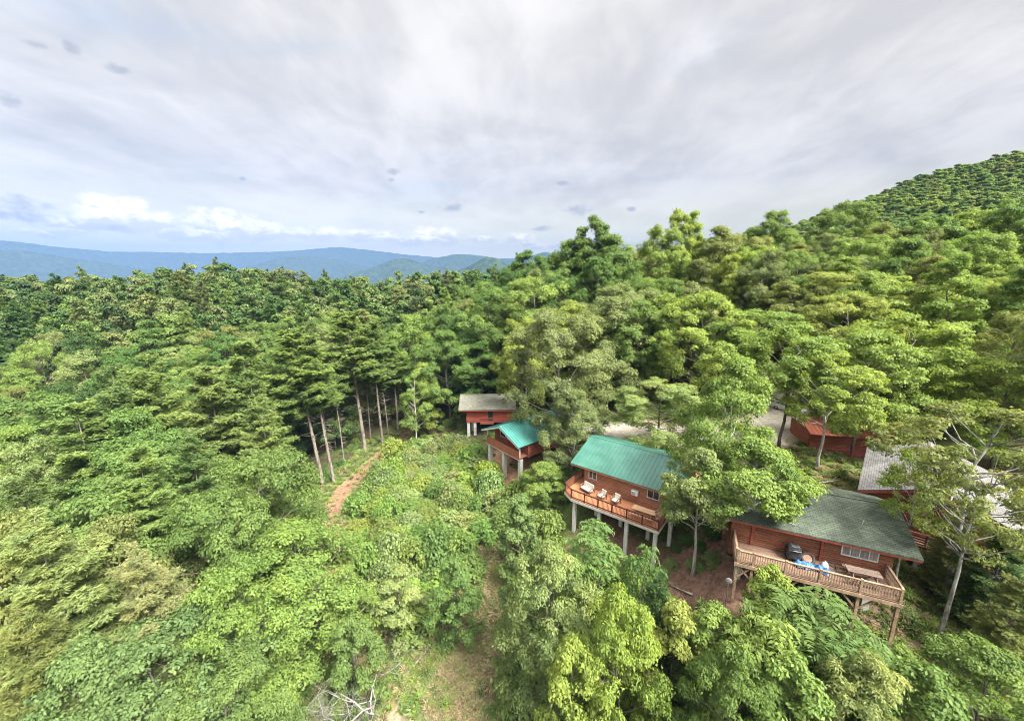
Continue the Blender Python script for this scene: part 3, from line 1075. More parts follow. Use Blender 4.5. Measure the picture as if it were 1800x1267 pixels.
M['ac_white'] = mat_noise('ac_white', (0.50, 0.48, 0.45), (0.68, 0.67, 0.64), 3, 0.5, bs=0)
M['dish_grey'] = mat_noise('dish_grey', (0.16, 0.16, 0.16), (0.24, 0.24, 0.235), 4, 0.5, bs=0)
M['black'] = mat_noise('black_cover', (0.012, 0.013, 0.014), (0.035, 0.037, 0.04), 4, 0.55)
M['rubber'] = mat_noise('rubber', (0.015, 0.013, 0.012), (0.05, 0.045, 0.04), 6, 0.7)
M['tarp_blue'] = mat_noise('tarp_blue', (0.015, 0.08, 0.26), (0.045, 0.19, 0.44), 3, 0.45)
M['bag_white'] = mat_noise('bag_white', (0.48, 0.48, 0.47), (0.70, 0.70, 0.69), 5, 0.5)
M['cushion'] = mat_noise('cushion', (0.46, 0.41, 0.34), (0.62, 0.57, 0.49), 8, 0.9)
M['wicker'] = mat_noise('wicker', (0.10, 0.06, 0.04), (0.20, 0.13, 0.09), 20, 0.8)
M['table_new'] = mat_noise('table_new', (0.34, 0.19, 0.10), (0.50, 0.31, 0.19), 3, 0.6, (0.6, 8, 1))
M['table_old'] = mat_noise('table_old', (0.12, 0.082, 0.062), (0.25, 0.185, 0.148), 3, 0.8, (0.6, 8, 1))
M['car_white'] = mat_noise('car_white', (0.62, 0.63, 0.64), (0.72, 0.73, 0.74), 1, 0.25, bs=0, spec=0.6)
M['chrome'] = mat_noise('grey_metal', (0.25, 0.25, 0.26), (0.42, 0.42, 0.43), 5, 0.35, metal=0.7, bs=0)
M['lamp_glass'] = mat_noise('lamp_glass', (0.55, 0.55, 0.55), (0.65, 0.65, 0.65), 3, 0.1, bs=0)


def mat_planks(name, c0, c1, wd=0.14, along_x=True):
    m, t, b = new_mat(name)
    x, y, z = t.sep(obj_coord(t))
    q = t.m('DIVIDE', y if along_x else x, wd)
    fr = t.m('FRACT', q)
    idx = t.m('FLOOR', q)
    wn = t.node('ShaderNodeTexWhiteNoise', noise_dimensions='1D')
    t.put(wn.inputs['W'], idx)
    v = t.comb(t.m('MULTIPLY', x if along_x else y, 0.6), t.m('MULTIPLY', idx, 3.7), 0)
    n = t.noise(v, 1.5, 6, 0.6)
    f = t.m('ADD', t.m('MULTIPLY', wn.outputs[0], 0.5), t.m('MULTIPLY', t.ss(n, 0.3, 0.7), 0.5))
    c = t.mix(f, c0, c1)
    seam = t.m('GREATER_THAN', fr, 0.93)
    t.put(b.inputs['Base Color'], t.mix(seam, c, (0.03, 0.018, 0.012, 1)))
    b.inputs['Roughness'].default_value = 0.65
    return m


M['deck_new'] = mat_planks('deck_new', (0.30, 0.115, 0.050), (0.46, 0.20, 0.095), 0.15)
M['deck_old'] = mat_planks('deck_old', (0.095, 0.055, 0.038), (0.27, 0.172, 0.122), 0.15)
M['deck_board'] = mat_planks('deck_board', (0.28, 0.085, 0.05), (0.46, 0.17, 0.10), 0.14)


def mat_block(name):
    m, t, b = new_mat(name)
    x, y, z = t.sep(obj_coord(t))
    fr = t.m('FRACT', t.m('DIVIDE', z, 0.21))
    seam = t.m('GREATER_THAN', fr, 0.90)
    n = t.noise(obj_coord(t), 5, 5, 0.6)
    c = t.mix(t.ss(n, 0.3, 0.7), (0.50, 0.49, 0.47, 1), (0.68, 0.67, 0.65, 1))
    t.put(b.inputs['Base Color'], t.mix(t.m('MULTIPLY', seam, 0.55), c, (0.20, 0.19, 0.18, 1)))
    b.inputs['Roughness'].default_value = 0.9
    bump(t, b, n, 0.3, 0.02)
    return m


M['block'] = mat_block('concrete_block')


def mat_metal_roof(name, c0, c1, pitch=0.40, rough=0.38):
    m, t, b = new_mat(name)
    n = t.noise(obj_coord(t), 0.6, 5, 0.6)
    n2 = t.noise(obj_coord(t), 5, 4, 0.6)
    c = t.mix(t.ss(n, 0.3, 0.7), c0, c1)
    c = t.mix(t.ss(n2, 0.6, 0.8, 0, 0.25), c, (0.25, 0.30, 0.27, 1))
    t.put(b.inputs['Base Color'], c)
    b.inputs['Roughness'].default_value = rough
    b.inputs['Specular IOR Level'].default_value = 0.5
    return m


M['roof_teal'] = mat_metal_roof('roof_teal', (0.026, 0.098, 0.074), (0.044, 0.140, 0.106))
M['roof_teal_b'] = mat_metal_roof('roof_teal_b', (0.034, 0.150, 0.130), (0.060, 0.205, 0.180))
M['roof_red'] = mat_metal_roof('roof_red', (0.27, 0.065, 0.038), (0.36, 0.105, 0.06), rough=0.6)


def mat_shingle(name, c0, c1, c2):
    m, t, b = new_mat(name)
    uv = t.node('ShaderNodeAttribute', attribute_name='ruv').outputs['Vector']
    br = t.node('ShaderNodeTexBrick')
    t.put(br.inputs['Vector'], uv)
    br.inputs['Scale'].default_value = 1.0
    br.inputs['Brick Width'].default_value = 0.36
    br.inputs['Row Height'].default_value = 0.16
    br.inputs['Mortar Size'].default_value = 0.016
    br.inputs['Bias'].default_value = -0.1
    br.inputs['Color1'].default_value = (0.72, 0.72, 0.72, 1)
    br.inputs['Color2'].default_value = (1.1, 1.1, 1.1, 1)
    br.inputs['Mortar'].default_value = (0.42, 0.42, 0.42, 1)
    n = t.noise(uv, 0.42, 5, 0.6, 0.6)
    n2 = t.noise(uv, 9, 4, 0.7)
    c = t.mix(t.ss(n, 0.36, 0.66), c0, c1)
    c = t.mix(t.ss(n2, 0.52, 0.75, 0, 0.55), c, c2)
    t.put(b.inputs['Base Color'], t.mix(1.0, c, br.outputs[0], 'MULTIPLY'))
    b.inputs['Roughness'].default_value = 0.9
    b.inputs['Specular IOR Level'].default_value = 0.2
    bump(t, b, br.outputs[1], -0.4, 0.02)
    return m


M['shingle_green'] = mat_shingle('shingle_green', (0.055, 0.068, 0.052, 1), (0.115, 0.140, 0.104, 1), (0.19, 0.20, 0.165, 1))
M['shingle_grey'] = mat_shingle('shingle_grey', (0.155, 0.155, 0.120, 1), (0.215, 0.210, 0.175, 1), (0.27, 0.265, 0.23, 1))
M['shingle_white'] = mat_shingle('shingle_white', (0.13, 0.125, 0.122, 1), (0.20, 0.195, 0.19, 1), (0.26, 0.25, 0.245, 1))


# ------------------------------------------------------------------ building pieces (local: x along the front, y into the house, z up from the deck)
def log_wall(mb, a, b, z0, z1, nrm, course=0.19, bulge=0.045):
    """wall face of half-round log courses between plan points a and b, facing nrm"""
    n = max(1, int(round((z1 - z0) / course)))
    h = (z1 - z0) / n
    a, b, nr = np.array([*a, 0.0]), np.array([*b, 0.0]), np.array([*nrm, 0.0])
    vs, fs = [], []
    prof = [(0, 0.0), (0.18, 0.75), (0.5, 1.0), (0.82, 0.75), (1, 0.0)]
    for i in range(n):
        for k, (u, v) in enumerate(prof):
            z = np.array([0, 0, z0 + h * (i + u)])
            vs += [a + z + nr * bulge * v, b + z + nr * bulge * v]
            if k:
                q = len(vs)
                fs.append((q - 4, q - 3, q - 1, q - 2))
    mb.add(vs, fs)


def gable_fill(mb, x, y0, yr, y1, z0, zr, face, course=0.19):
    """triangle of log courses under a gable in the plane x = const (plan swapped by caller when needed)"""
    n = max(2, int((zr - z0) / course))
    for i in range(n):
        a, b_ = z0 + (zr - z0) * i / n, z0 + (zr - z0) * (i + 1) / n
        k0, k1 = i / n, (i + 1) / n
        p = [(x, y0 + (yr - y0) * k0, a), (x, y1 + (yr - y1) * k0, a), (x, y1 + (yr - y1) * k1, b_), (x, y0 + (yr - y0) * k1, b_)]
        mid = [(x + face * 0.045, p[0][1] * .5 + p[3][1] * .5, (a + b_) / 2), (x + face * 0.045, p[1][1] * .5 + p[2][1] * .5, (a + b_) / 2)]
        mb.add([p[0], p[1], mid[1], mid[0], p[2], p[3]], [(0, 1, 2, 3), (3, 2, 4, 5)])


def swap(mb, start=0):
    mb.v = mb.v[:start] + [(y, x, z) for x, y, z in mb.v[start:]]
    mb.f = [tuple(reversed(f)) for f in mb.f]
    return mb


def roof_mesh(x0, x1, y0, yr, y1, z0, zr, z1, th=0.14, ribs=0.0, along='x', rib_h=0.035):
    """two-slope roof slab with its own ridge cap; ribs > 0 adds standing seams"""
    mb = MB()

    def slope(ya, za, yb, zb, up):
        vs = [(x0, ya, za), (x1, ya, za), (x1, yb, zb), (x0, yb, zb), (x0, ya, za - th), (x1, ya, za - th), (x1, yb, zb - th), (x0, yb, zb - th)]
        mb.add(vs, [(0, 1, 2, 3), (4, 7, 6, 5), (0, 4, 5, 1), (1, 5, 6, 2), (2, 6, 7, 3), (3, 7, 4, 0)])
        if ribs:
            n = int((x1 - x0) / ribs)
            for i in range(n + 1):
                x = x0 + (x1 - x0) * i / n
                x = min(max(x, x0 + 0.02), x1 - 0.02)
                w_ = 0.02
                vs = [(x - w_, ya, za + .002), (x + w_, ya, za + .002), (x + w_, yb, zb + .002), (x - w_, yb, zb + .002), (x - w_ * .5, ya, za + rib_h), (x + w_ * .5, ya, za + rib_h), (x + w_ * .5, yb, zb + rib_h), (x - w_ * .5, yb, zb + rib_h)]
                mb.add(vs, [(4, 5, 6, 7), (0, 1, 5, 4), (1, 2, 6, 5), (2, 3, 7, 6), (3, 0, 4, 7)])
    slope(y0, z0, yr, zr, 1)
    slope(y1, z1, yr, zr, -1)
    k = 0.16
    sl0, sl1 = (zr - z0) / (yr - y0), (zr - z1) / (y1 - yr)
    mb.add([(x0 - .01, yr - k, zr - k * sl0 + rib_h + .012), (x1 + .01, yr - k, zr - k * sl0 + rib_h + .012), (x1 + .01, yr, zr + rib_h + .022), (x0 - .01, yr, zr + rib_h + .022), (x1 + .01, yr + k, zr - k * sl1 + rib_h + .012), (x0 - .01, yr + k, zr - k * sl1 + rib_h + .012)], [(0, 1, 2, 3), (3, 2, 4, 5)])
    return mb


def roof_obj(parent, mat, args, swapxy=False, **kw):
    mb = roof_mesh(*args, **kw)
    ruv = np.array([(x, abs(y - args[3]) * 1.04, 0) for x, y, z in mb.v], dtype=np.float32)
    if swapxy:
        swap(mb)
    me = mb.mesh('roof', mat)
    a = me.attributes.new('ruv', 'FLOAT_VECTOR', 'POINT')
    a.data.foreach_set('vector', ruv.ravel())
    return link('roof', me, parent)


def rail(parent, a, b, z=0.0, h=0.95, mat_r='rail_dark', mat_b='baluster', post='rail_dark', step=0.13, posts=(), post_h=1.0, pw=0.10, bal=0.035, n_rail=0, name='railing'):
    """railing run from a to b: two rails with balusters (one mesh) plus posts of their own"""
    a, b = np.array([*a, z]), np.array([*b, z])
    d = b - a
    l = np.linalg.norm(d)
    mb = MB()
    up = np.array([0, 0, 1.0])
    mb.bar(a + up * (h - 0.02), b + up * (h - 0.02), 0.13, 0.045)
    mb.bar(a + up * 0.10, b + up * 0.10, 0.05, 0.08)
    if n_rail:
        for i in range(n_rail):
            zz = 0.10 + (h - 0.15) * (i + 1) / (n_rail + 1)
            mb.bar(a + up * zz, b + up * zz, 0.04, 0.09)
    else:
        mb.bar(a + up * (h - 0.085), b + up * (h - 0.085), 0.045, 0.08)
        mb.cur = 1
        n = int(l / step)
        for i in range(1, n):
            p = a + d * i / n
            mb.bar(p + up * 0.142, p + up * (h - 0.127), bal, bal)
    r = mb.obj(name, [M[mat_r], M[mat_b]], parent)
    for s in posts:
        p = a + d * s
        pm = MB().box(p[0] - pw / 2, p[0] + pw / 2, p[1] - pw / 2, p[1] + pw / 2, z - 0.26, z + post_h)
        pm.obj('rail_post', M[post], parent)
    return r


def window(parent, x, y, z, wd, ht, face, axis='x', panes=2, frame='frame_white', glass='glass', inside=None):
    """framed window on a wall plane; face = +-1 outward sign on the other axis"""
    fr, gl, ft = MB(), MB(), 0.07
    o = 0.09 * face

    def bx(mb, a0, a1, z0, z1, o0, o1):
        o0, o1 = sorted((o0, o1))
        if axis == 'x':
            mb.box(x + a0, x + a1, y + o0, y + o1, z + z0, z + z1)
        else:
            mb.box(x + o0, x + o1, y + a0, y + a1, z + z0, z + z1)
    hw = wd / 2
    bx(fr, -hw, hw, 0, ft, 0, o)
    bx(fr, -hw, hw, ht - ft, ht, 0, o)
    bx(fr, -hw, -hw + ft, ft, ht - ft, 0, o)
    bx(fr, hw - ft, hw, ft, ht - ft, 0, o)
    for i in range(1, panes):
        q = -hw + wd * i / panes
        bx(fr, q - ft * .35, q + ft * .35, ft, ht - ft, 0, o * .9)
    f = fr.obj('window', M[frame], parent)
    bx(gl, -hw + ft, hw - ft, ft, ht - ft, 0, 0.055 * face)
    gl.obj('pane', M[inside or glass], f)
    return f


def ac_unit(parent, x, y, z, face, axis='x', wd=0.66, ht=0.44, dp=0.45):
    mb = MB()
    if axis == 'x':
        mb.box(x - wd / 2, x + wd / 2, min(y, y + dp * face), max(y, y + dp * face), z, z + ht)
    else:
        mb.box(min(x, x + dp * face), max(x, x + dp * face), y - wd / 2, y + wd / 2, z, z + ht)
    u = mb.obj('air_conditioner', M['ac_white'], parent)
    g = MB()
    q = 7
    for i in range(q):
        zz = z + 0.05 + (ht - 0.1) * i / q
        if axis == 'x':
            yy = y + (dp + 0.012) * face
            g.box(x - wd * .42, x + wd * .1, min(yy, yy - .011 * face), max(yy, yy - .011 * face), zz, zz + 0.022)
        else:
            xx = x + (dp + 0.012) * face
            g.box(min(xx, xx - .011 * face), max(xx, xx - .011 * face), y - wd * .1, y + wd * .42, zz, zz + 0.022)
    g.obj('vent', M['chrome'], u)
    return u


def pier(parent, root, x, y, ztop, mat='block', w_=0.40, name='pier', sink=0.5, foot=None):
    """support from the deck down to the real ground under it"""
    ca, sa = math.cos(root.rotation_euler.z), math.sin(root.rotation_euler.z)
    wx, wy = root.location.x + ca * x - sa * y, root.location.y + sa * x + ca * y
    zb = gz(wx, wy) - root.location.z - sink
    MB().box(x - w_ / 2, x + w_ / 2, y - w_ / 2, y + w_ / 2, zb, ztop).obj(name, M[mat], parent)
    return zb


def picnic_table(loc, rz, mat, label, ln=1.85, wd=0.75):
    t_ = empty('picnic_table', loc, rz, label, 'picnic table')
    mb = MB()
    for i in range(5):
        y = -wd / 2 + wd * i / 5
        mb.box(-ln / 2, ln / 2, y + .006, y + wd / 5 - .006, 0.71, 0.75)
    mb.obj('table_top', M[mat], t_)
    for s in (-1, 1):
        b_ = MB()
        for i in range(2):
            y = s * 0.70 + (i - 1) * 0.14
            b_.box(-ln / 2, ln / 2, y + .004, y + .136, 0.41, 0.45)
        b_.obj('bench', M[mat], t_)
    for s in (-1, 1):
        f = MB()
        x = s * ln * 0.34
        f.bar((x, -0.22, 0.70), (x, -0.62, 0.0), 0.045, 0.10)
        f.bar((x, 0.22, 0.70), (x, 0.62, 0.0), 0.045, 0.10)
        f.bar((x + .047, -0.80, 0.37), (x + .047, 0.80, 0.37), 0.045, 0.09)
        f.bar((x + .047, -0.34, 0.66), (x + .047, 0.34, 0.66), 0.045, 0.08)
        f.obj('leg_frame', M[mat], t_)
    return t_


def seat(loc, rz, wd, label, name, cat, n=1):
    s = empty(name, loc, rz, label, cat)
    f = MB()
    for sx in (-1, 1):
        for sy in (-1, 1):
            f.box(sx * wd / 2 - .03, sx * wd / 2 + .03, sy * .34 - .03, sy * .34 + .03, 0, 0.60 if sy < 0 else 0.86)
        f.box(sx * wd / 2 - .045, sx * wd / 2 + .045, -.37, .37, 0.60, 0.64)
    f.box(-wd / 2 + .03, wd / 2 - .03, -.36, .34, 0.24, 0.30)
    f.box(-wd / 2 + .03, wd / 2 - .03, .33, .365, 0.30, 0.84)
    f.obj('frame', M['wicker'], s)
    for i in range(n):
        a, b_ = -wd / 2 + .04 + (wd - .08) * i / n + .005, -wd / 2 + .04 + (wd - .08) * (i + 1) / n - .005
        c = MB()
        c.box(a, b_, -.36, .20, 0.30, 0.43)
        o = c.obj('seat_cushion', M['cushion'], s)
        o.modifiers.new('round', 'BEVEL').width = 0.035
        c = MB()
        c.add([(a, .17, .43), (b_, .17, .43), (b_, .31, .43), (a, .31, .43), (a, .26, .90), (b_, .26, .90), (b_, .35, .90), (a, .35, .90)], [(0, 3, 2, 1), (4, 5, 6, 7), (0, 1, 5, 4), (1, 2, 6, 5), (2, 3, 7, 6), (3, 0, 4, 7)])
        o = c.obj('back_cushion', M['cushion'], s)
        o.modifiers.new('round', 'BEVEL').width = 0.03
    return s


def at(root, x, y, z=0.0):
    ca, sa = math.cos(root.rotation_euler.z), math.sin(root.rotation_euler.z)
    return (root.location.x + ca * x - sa * y, root.location.y + sa * x + ca * y, root.location.z + z)


# ------------------------------------------------------------------ cabin with the long green metal roof (middle of the photo)
c3 = empty('cabin', (5.99, 36.7, -22.0), math.atan2(-0.612, 0.79), 'tan log cabin with long green metal roof and a furnished deck on block piers', 'cabin')
LN = 8.8
deck = MB().prism([(0, 0), (LN, 0), (LN, 3.06), (0.0, 3.06), (0.0, 6.5), (-1.18, 6.5), (-1.18, 0.75)], -0.10, 0.0)
deck.obj('deck_floor', M['deck_new'], c3)
rim = MB()
for a, b_ in (((0, 0), (LN, 0)), ((-1.18, 0.75), (0, 0)), ((-1.18, 6.5), (-1.18, 0.75)), ((LN, 0), (LN, 3.06))):
    rim.bar((*a, -0.232), (*b_, -0.232), 0.06, 0.26)
rim.obj('deck_rim', M['white_rim'], c3)
jo = MB()
for i in range(12):
    jo.box(0.3 + i * 0.74, 0.36 + i * 0.74, 0.05, 3.0, -0.30, -0.104)
jo.obj('joists', M['rail_old'], c3)
rail(c3, (0, 0.06), (LN - .05, 0.06), posts=[0, 1 / 6, 2 / 6, 3 / 6, 4 / 6, 5 / 6, 1])
rail(c3, (-1.12, 0.80), (-0.06, 0.09), posts=[0])
rail(c3, (-1.12, 6.4), (-1.12, 0.9), posts=[0, 0.33, 0.66])
rail(c3, (LN - .05, 0.15), (LN - .05, 3.0), posts=[0.5, 0.97])
wl = MB()
log_wall(wl, (0, 3.1), (9.4, 3.1), 0, 2.42, (0, -1), 0.165)
log_wall(wl, (0, 11.3), (0, 3.1), 0, 2.42, (-1, 0), 0.165)
log_wall(wl, (9.4, 3.1), (9.4, 11.3), 0, 2.42, (1, 0), 0.165)
log_wall(wl, (9.4, 11.3), (0, 11.3), 0, 2.42, (0, 1), 0.165)
gable_fill(wl, 0, 3.1, 7.3, 11.3, 2.42, 3.75, -1, 0.165)
gable_fill(wl, 9.4, 3.1, 7.3, 11.3, 2.42, 3.75, 1, 0.165)
wl.box(0.02, 9.38, 3.12, 11.28, -0.28, -0.01)
wl.obj('wall', M['log_tan'], c3)
for x in (-0.03, 9.43):
    for y in (3.06, 11.34):
        MB().box(x - .06, x + .06, y - .06, y + .06, -0.02, 2.45).obj('corner_trim', M['trim_tan'], c3)
roof_obj(c3, M['roof_teal'], (-1.6, 9.95, 2.55, 7.3, 12.0, 2.36, 3.95, 2.36), th=0.05, ribs=0.40)
fa = MB()
fa.box(-1.58, 9.93, 2.565, 2.60, 2.13, 2.30)
fa.bar((-1.57, 2.6, 2.24), (-1.57, 7.3, 3.81), 0.04, 0.20)
fa.bar((-1.57, 7.3, 3.81), (-1.57, 11.95, 2.24), 0.04, 0.20)
fa.bar((9.92, 2.6, 2.24), (9.92, 7.3, 3.81), 0.04, 0.20)
fa.bar((9.92, 7.3, 3.81), (9.92, 11.95, 2.24), 0.04, 0.20)
fa.obj('fascia', M['trim_tan'], c3)
window(c3, 0.85, 3.10, 1.05, 0.95, 1.05, -1, panes=2)
window(c3, 7.2, 3.10, 1.05, 1.2, 1.05, -1, panes=2)
ac_unit(c3, 5.5, 3.09, 1.0, -1)
for x in (0.22, 2.95, 5.75, 8.45):
    pier(c3, c3, x, 0.45, -0.36, w_=0.32)
for x in (1.6, 4.3, 7.1, 9.1):
    pier(c3, c3, x, 2.7, -0.30, w_=0.32)
seat(at(c3, 0.75, 2.05), c3.rotation_euler.z - 0.25, 1.35, 'cream cushioned loveseat on the deck under the small white window', 'loveseat', 'sofa', 2)
seat(at(c3, 2.55, 1.75), c3.rotation_euler.z - 0.35, 0.68, 'cream cushioned armchair on the deck, the one next to the loveseat', 'armchair', 'chair')
seat(at(c3, 4.0, 1.85), c3.rotation_euler.z - 0.15, 0.68, 'cream cushioned armchair on the deck, the one nearer the picnic table', 'armchair', 'chair')
picnic_table(at(c3, 7.0, 1.25), c3.rotation_euler.z + 0.04, 'table_new', 'light brown picnic table on the deck of the green roofed cabin', 2.1, 0.8)
fc_ = empty('folding_chair', at(c3, 8.2, 1.45), c3.rotation_euler.z + 1.2, 'folding chair with a thin pale metal frame at the picnic table end', 'chair')
q = MB()
for s in (-.22, .22):
    q.tube([(s, -.25, 0.0), (s, .22, .88)], 0.016, 5)
    q.tube([(s * .9, .28, 0.0), (s * .9, -.24, .46)], 0.016, 5)
q.tube([(-.22, .22, .88), (.22, .22, .88)], 0.016, 5)
q.obj('frame', M['frame_white'], fc_)
MB().box(-.2, .2, -.24, .14, .44, .46).obj('seat', M['wicker'], fc_)
MB().bar((0, .15, .72), (0, .215, .86), .40, .015).obj('backrest', M['wicker'], fc_)

# ------------------------------------------------------------------ cabin with the mossy shingle roof and weathered deck
c4 = empty('cabin', (16.05, 25.0, -20.0), math.atan2(-0.412, 0.911), 'dark red log cabin with mossy green shingle roof and weathered timber deck', 'cabin')
L4 = 9.2
MB().prism([(0, 0), (L4, 0), (L4, 2.58), (0, 2.58)], -0.09, 0.0).obj('deck_floor', M['deck_old'], c4)
rim = MB()
rim.bar((-.05, 0, -0.215), (L4 + .05, 0, -0.215), 0.06, 0.24)
rim.bar((0, 0.04, -0.215), (0, 2.58, -0.215), 0.06, 0.24)
rim.bar((L4, 0.04, -0.215), (L4, 2.58, -0.215), 0.06, 0.24)
for i in range(13):
    rim.box(0.2 + i * 0.72, 0.25 + i * 0.72, 0.05, 2.5, -0.30, -0.094)
rim.obj('deck_rim', M['rail_old'], c4)
ro = dict(mat_r='rail_old', mat_b='rail_old', post='rail_old', step=0.145, pw=0.13, bal=0.05, h=0.92, post_h=0.98)
pf = [0.012, 0.115, 0.325, 0.535, 0.772, 0.99]
rail(c4, (0.03, 0.06), (L4 - .03, 0.06), posts=pf, **ro)
rail(c4, (0.05, 2.5), (0.05, 0.12), posts=[0.02], **ro)
rail(c4, (L4 - .05, 0.15), (L4 - .05, 2.5), posts=[0.97], **ro)
wl = MB()
log_wall(wl, (-0.2, 2.6), (9.45, 2.6), 0, 2.30, (0, -1), 0.17)
log_wall(wl, (-0.2, 9.8), (-0.2, 2.6), 0, 2.30, (-1, 0), 0.17)
log_wall(wl, (9.45, 2.6), (9.45, 9.8), 0, 2.30, (1, 0), 0.17)
log_wall(wl, (9.45, 9.8), (-0.2, 9.8), 0, 2.30, (0, 1), 0.17)
gable_fill(wl, -0.2, 2.6, 6.2, 9.8, 2.30, 3.3, -1, 0.17)
gable_fill(wl, 9.45, 2.6, 6.2, 9.8, 2.30, 3.3, 1, 0.17)
wl.box(-0.18, 9.43, 2.62, 9.78, -1.2, -0.01)
wl.obj('wall', M['log_red'], c4)
MB().box(5.42, 5.55, 2.45, 2.58, 0, 2.12).obj('wall_post', M['trim_red'], c4)
MB().box(1.15, 1.29, 2.45, 2.58, 0, 2.12).obj('wall_post', M['trim_red'], c4)
roof_obj(c4, M['shingle_green'], (-0.9, 10.55, 1.85, 6.2, 10.5, 2.20, 3.60, 2.20), th=0.10)
fa = MB()
fa.box(-0.88, 10.53, 1.865, 1.90, 1.96, 2.092)
for x in (-.88, 10.52):
    fa.bar((x, 1.9, 2.03), (x, 6.2, 3.41), 0.04, 0.16)
    fa.bar((x, 6.2, 3.41), (x, 10.45, 2.03), 0.04, 0.16)
fa.obj('fascia', M['trim_red'], c4)
wn_ = window(c4, 7.62, 2.60, 0.88, 2.05, 0.98, -1, panes=4, inside='curtain')
ub = MB()
for f in pf:
    x = 0.03 + f * (L4 - .06)
    zb = pier(c4, c4, x, 0.16, -0.36, 'rail_old', 0.17, 'deck_post')
    for s in (-1, 1):
        e = x + s * 0.85
        if 0 < e < L4:
            ub.bar((x + s * .09, 0.16, -1.25), (e, 0.16, -0.40), 0.09, 0.11)
ub.obj('brace', M['rail_old'], c4)
for x in (0.55, 3.4, 8.3):
    pier(c4, c4, x, 2.3, -0.32, w_=0.42)
picnic_table(at(c4, 7.55, 1.35), c4.rotation_euler.z + 0.02, 'table_old', 'weathered grey brown picnic table on the mossy roofed cabin deck', 1.85, 0.72)
# covered grill
gr = empty('covered_grill', at(c4, 3.75, 1.95), c4.rotation_euler.z + 0.1, 'black covered grill against the log wall on the weathered deck', 'grill')
sv, sf = uv_sphere_pts(14, 20)
pv_ = sv.copy()
pw_ = np.sign(pv_) * np.abs(pv_) ** 0.55
co_ = pw_ * np.array([0.46, 0.36, 0.60]) + np.array([0, 0, 0.60])
co_[:, :2] *= (1.06 - 0.16 * (co_[:, 2:3] / 1.2))
co_ += 0.03 * np.sin(sv[:, [1, 2, 0]] * 9 + sv * 5)
co_[:, 2] = np.maximum(co_[:, 2], 0.02)
MB().add(co_, sf).obj('cover', M['black'], gr, True)
hb = MB()
hb.tube([(-.35, -.37, .88), (.35, -.37, .88)], 0.022, 6)
hb.tube([(-.35, -.37, .88), (-.35, -.28, .88)], 0.018, 6)
hb.tube([(.35, -.37, .88), (.35, -.28, .88)], 0.018, 6)
hb.obj('handle', M['chrome'], gr, True)


def ring_obj(name, r0, r1, mat, parent=None, squash=1.0, n=24, k=10):
    vs, fs = [], []
    for i in range(n):
        a = 6.283 * i / n
        for j in range(k):
            b_ = 6.283 * j / k
            q_ = r0 + r1 * math.cos(b_)
            vs.append((q_ * math.cos(a), q_ * math.sin(a), r1 * math.sin(b_) * squash))
    for i in range(n):
        for j in range(k):
            fs.append((i * k + j, ((i + 1) % n) * k + j, ((i + 1) % n) * k + (j + 1) % k, i * k + (j + 1) % k))
    return MB().add(vs, fs).obj(name, mat, parent, True)


ty = empty('tire', at(c4, 4.65, 1.98, 0.30), c4.rotation_euler.z, 'black tire with reddish wooden disc leaning beside the covered grill', 'tire')
ty.rotation_euler = (R_(38), R_(-6), c4.rotation_euler.z)
ring_obj('rubber_ring', 0.36, 0.11, M['rubber'], ty)
MB().prism([(0.27 * math.cos(a * .3142), 0.27 * math.sin(a * .3142)) for a in range(20)], -0.03, 0.05).obj('disc', M['trim_tan'], ty)
ho = MB()
rh = random.Random(4)
hp = []
for i in range(60):
    a = i * 0.33
    q_ = 0.33 + 0.05 * math.sin(i * 0.7)
    hp.append((q_ * math.cos(a), q_ * math.sin(a), 0.03 + 0.022 * (i % 19) / 6 + 0.002 * i))
ho.tube(hp, 0.022, 6)
h_ = ho.obj('hose', M['rubber'], None, True)
h_.location = at(c4, 5.95, 2.12, 0.02)
h_.rotation_euler = (R_(48), 0, c4.rotation_euler.z)
tag(h_, 'coil of black hose leaning on the log wall right of the tire', 'hose')
# tarp: crumpled cloth
nx_, ny_ = 34, 18
u_, v_ = np.meshgrid(np.linspace(-1, 1, nx_), np.linspace(-1, 1, ny_))
X_ = u_ * 0.95 + 0.08 * np.sin(v_ * 5)
Y_ = v_ * 0.34 + 0.14 * np.sin(u_ * 3.1 + 1)
Z_ = 0.05 + 0.26 * np.exp(-(v_ / 0.6) ** 2) * (0.5 + vnoise(X_ * 3, Y_ * 3, 0.6, 3)) + 0.16 * (vnoise(X_, Y_, 0.14, 5) - 0.2)
Z_ = np.maximum(Z_, 0.012 + 0.03 * vnoise(X_, Y_, 0.1, 9))
ii_ = (np.arange(ny_ - 1)[:, None] * nx_ + np.arange(nx_ - 1)[None, :]).ravel()
tm = fast_mesh('tarp', np.stack([X_.ravel(), Y_.ravel(), Z_.ravel()], 1), np.stack([ii_, ii_ + 1, ii_ + nx_ + 1, ii_ + nx_], 1), [M['tarp_blue']], True)
to = link('tarp', tm)
to.location = at(c4, 4.75, 1.32, 0.004)
to.rotation_euler = (0, 0, c4.rotation_euler.z - 0.12)
to.modifiers.new('thick', 'SOLIDIFY').thickness = 0.012
tag(to, 'crumpled blue tarp lying on the weathered deck by the grill', 'tarp')
bgv = sv * np.array([0.24, 0.22, 0.30]) * (0.85 + 0.3 * vnoise(sv[:, 0] * 3 + sv[:, 2] * 2, sv[:, 1] * 3, 0.5, 4))[:, None] + np.array([0, 0, 0.26])
bo = MB().add(bgv, sf)
bo.tube([(0, 0, .50), (.02, .01, .58), (.05, .02, .63)], [0.05, 0.045, 0.09], 8)
bo = bo.obj('plastic_bag', M['bag_white'], None, True)
bo.location = at(c4, 5.55, 1.62, 0.0)
tag(bo, 'white plastic bag between the blue tarp and the black hose', 'bag')
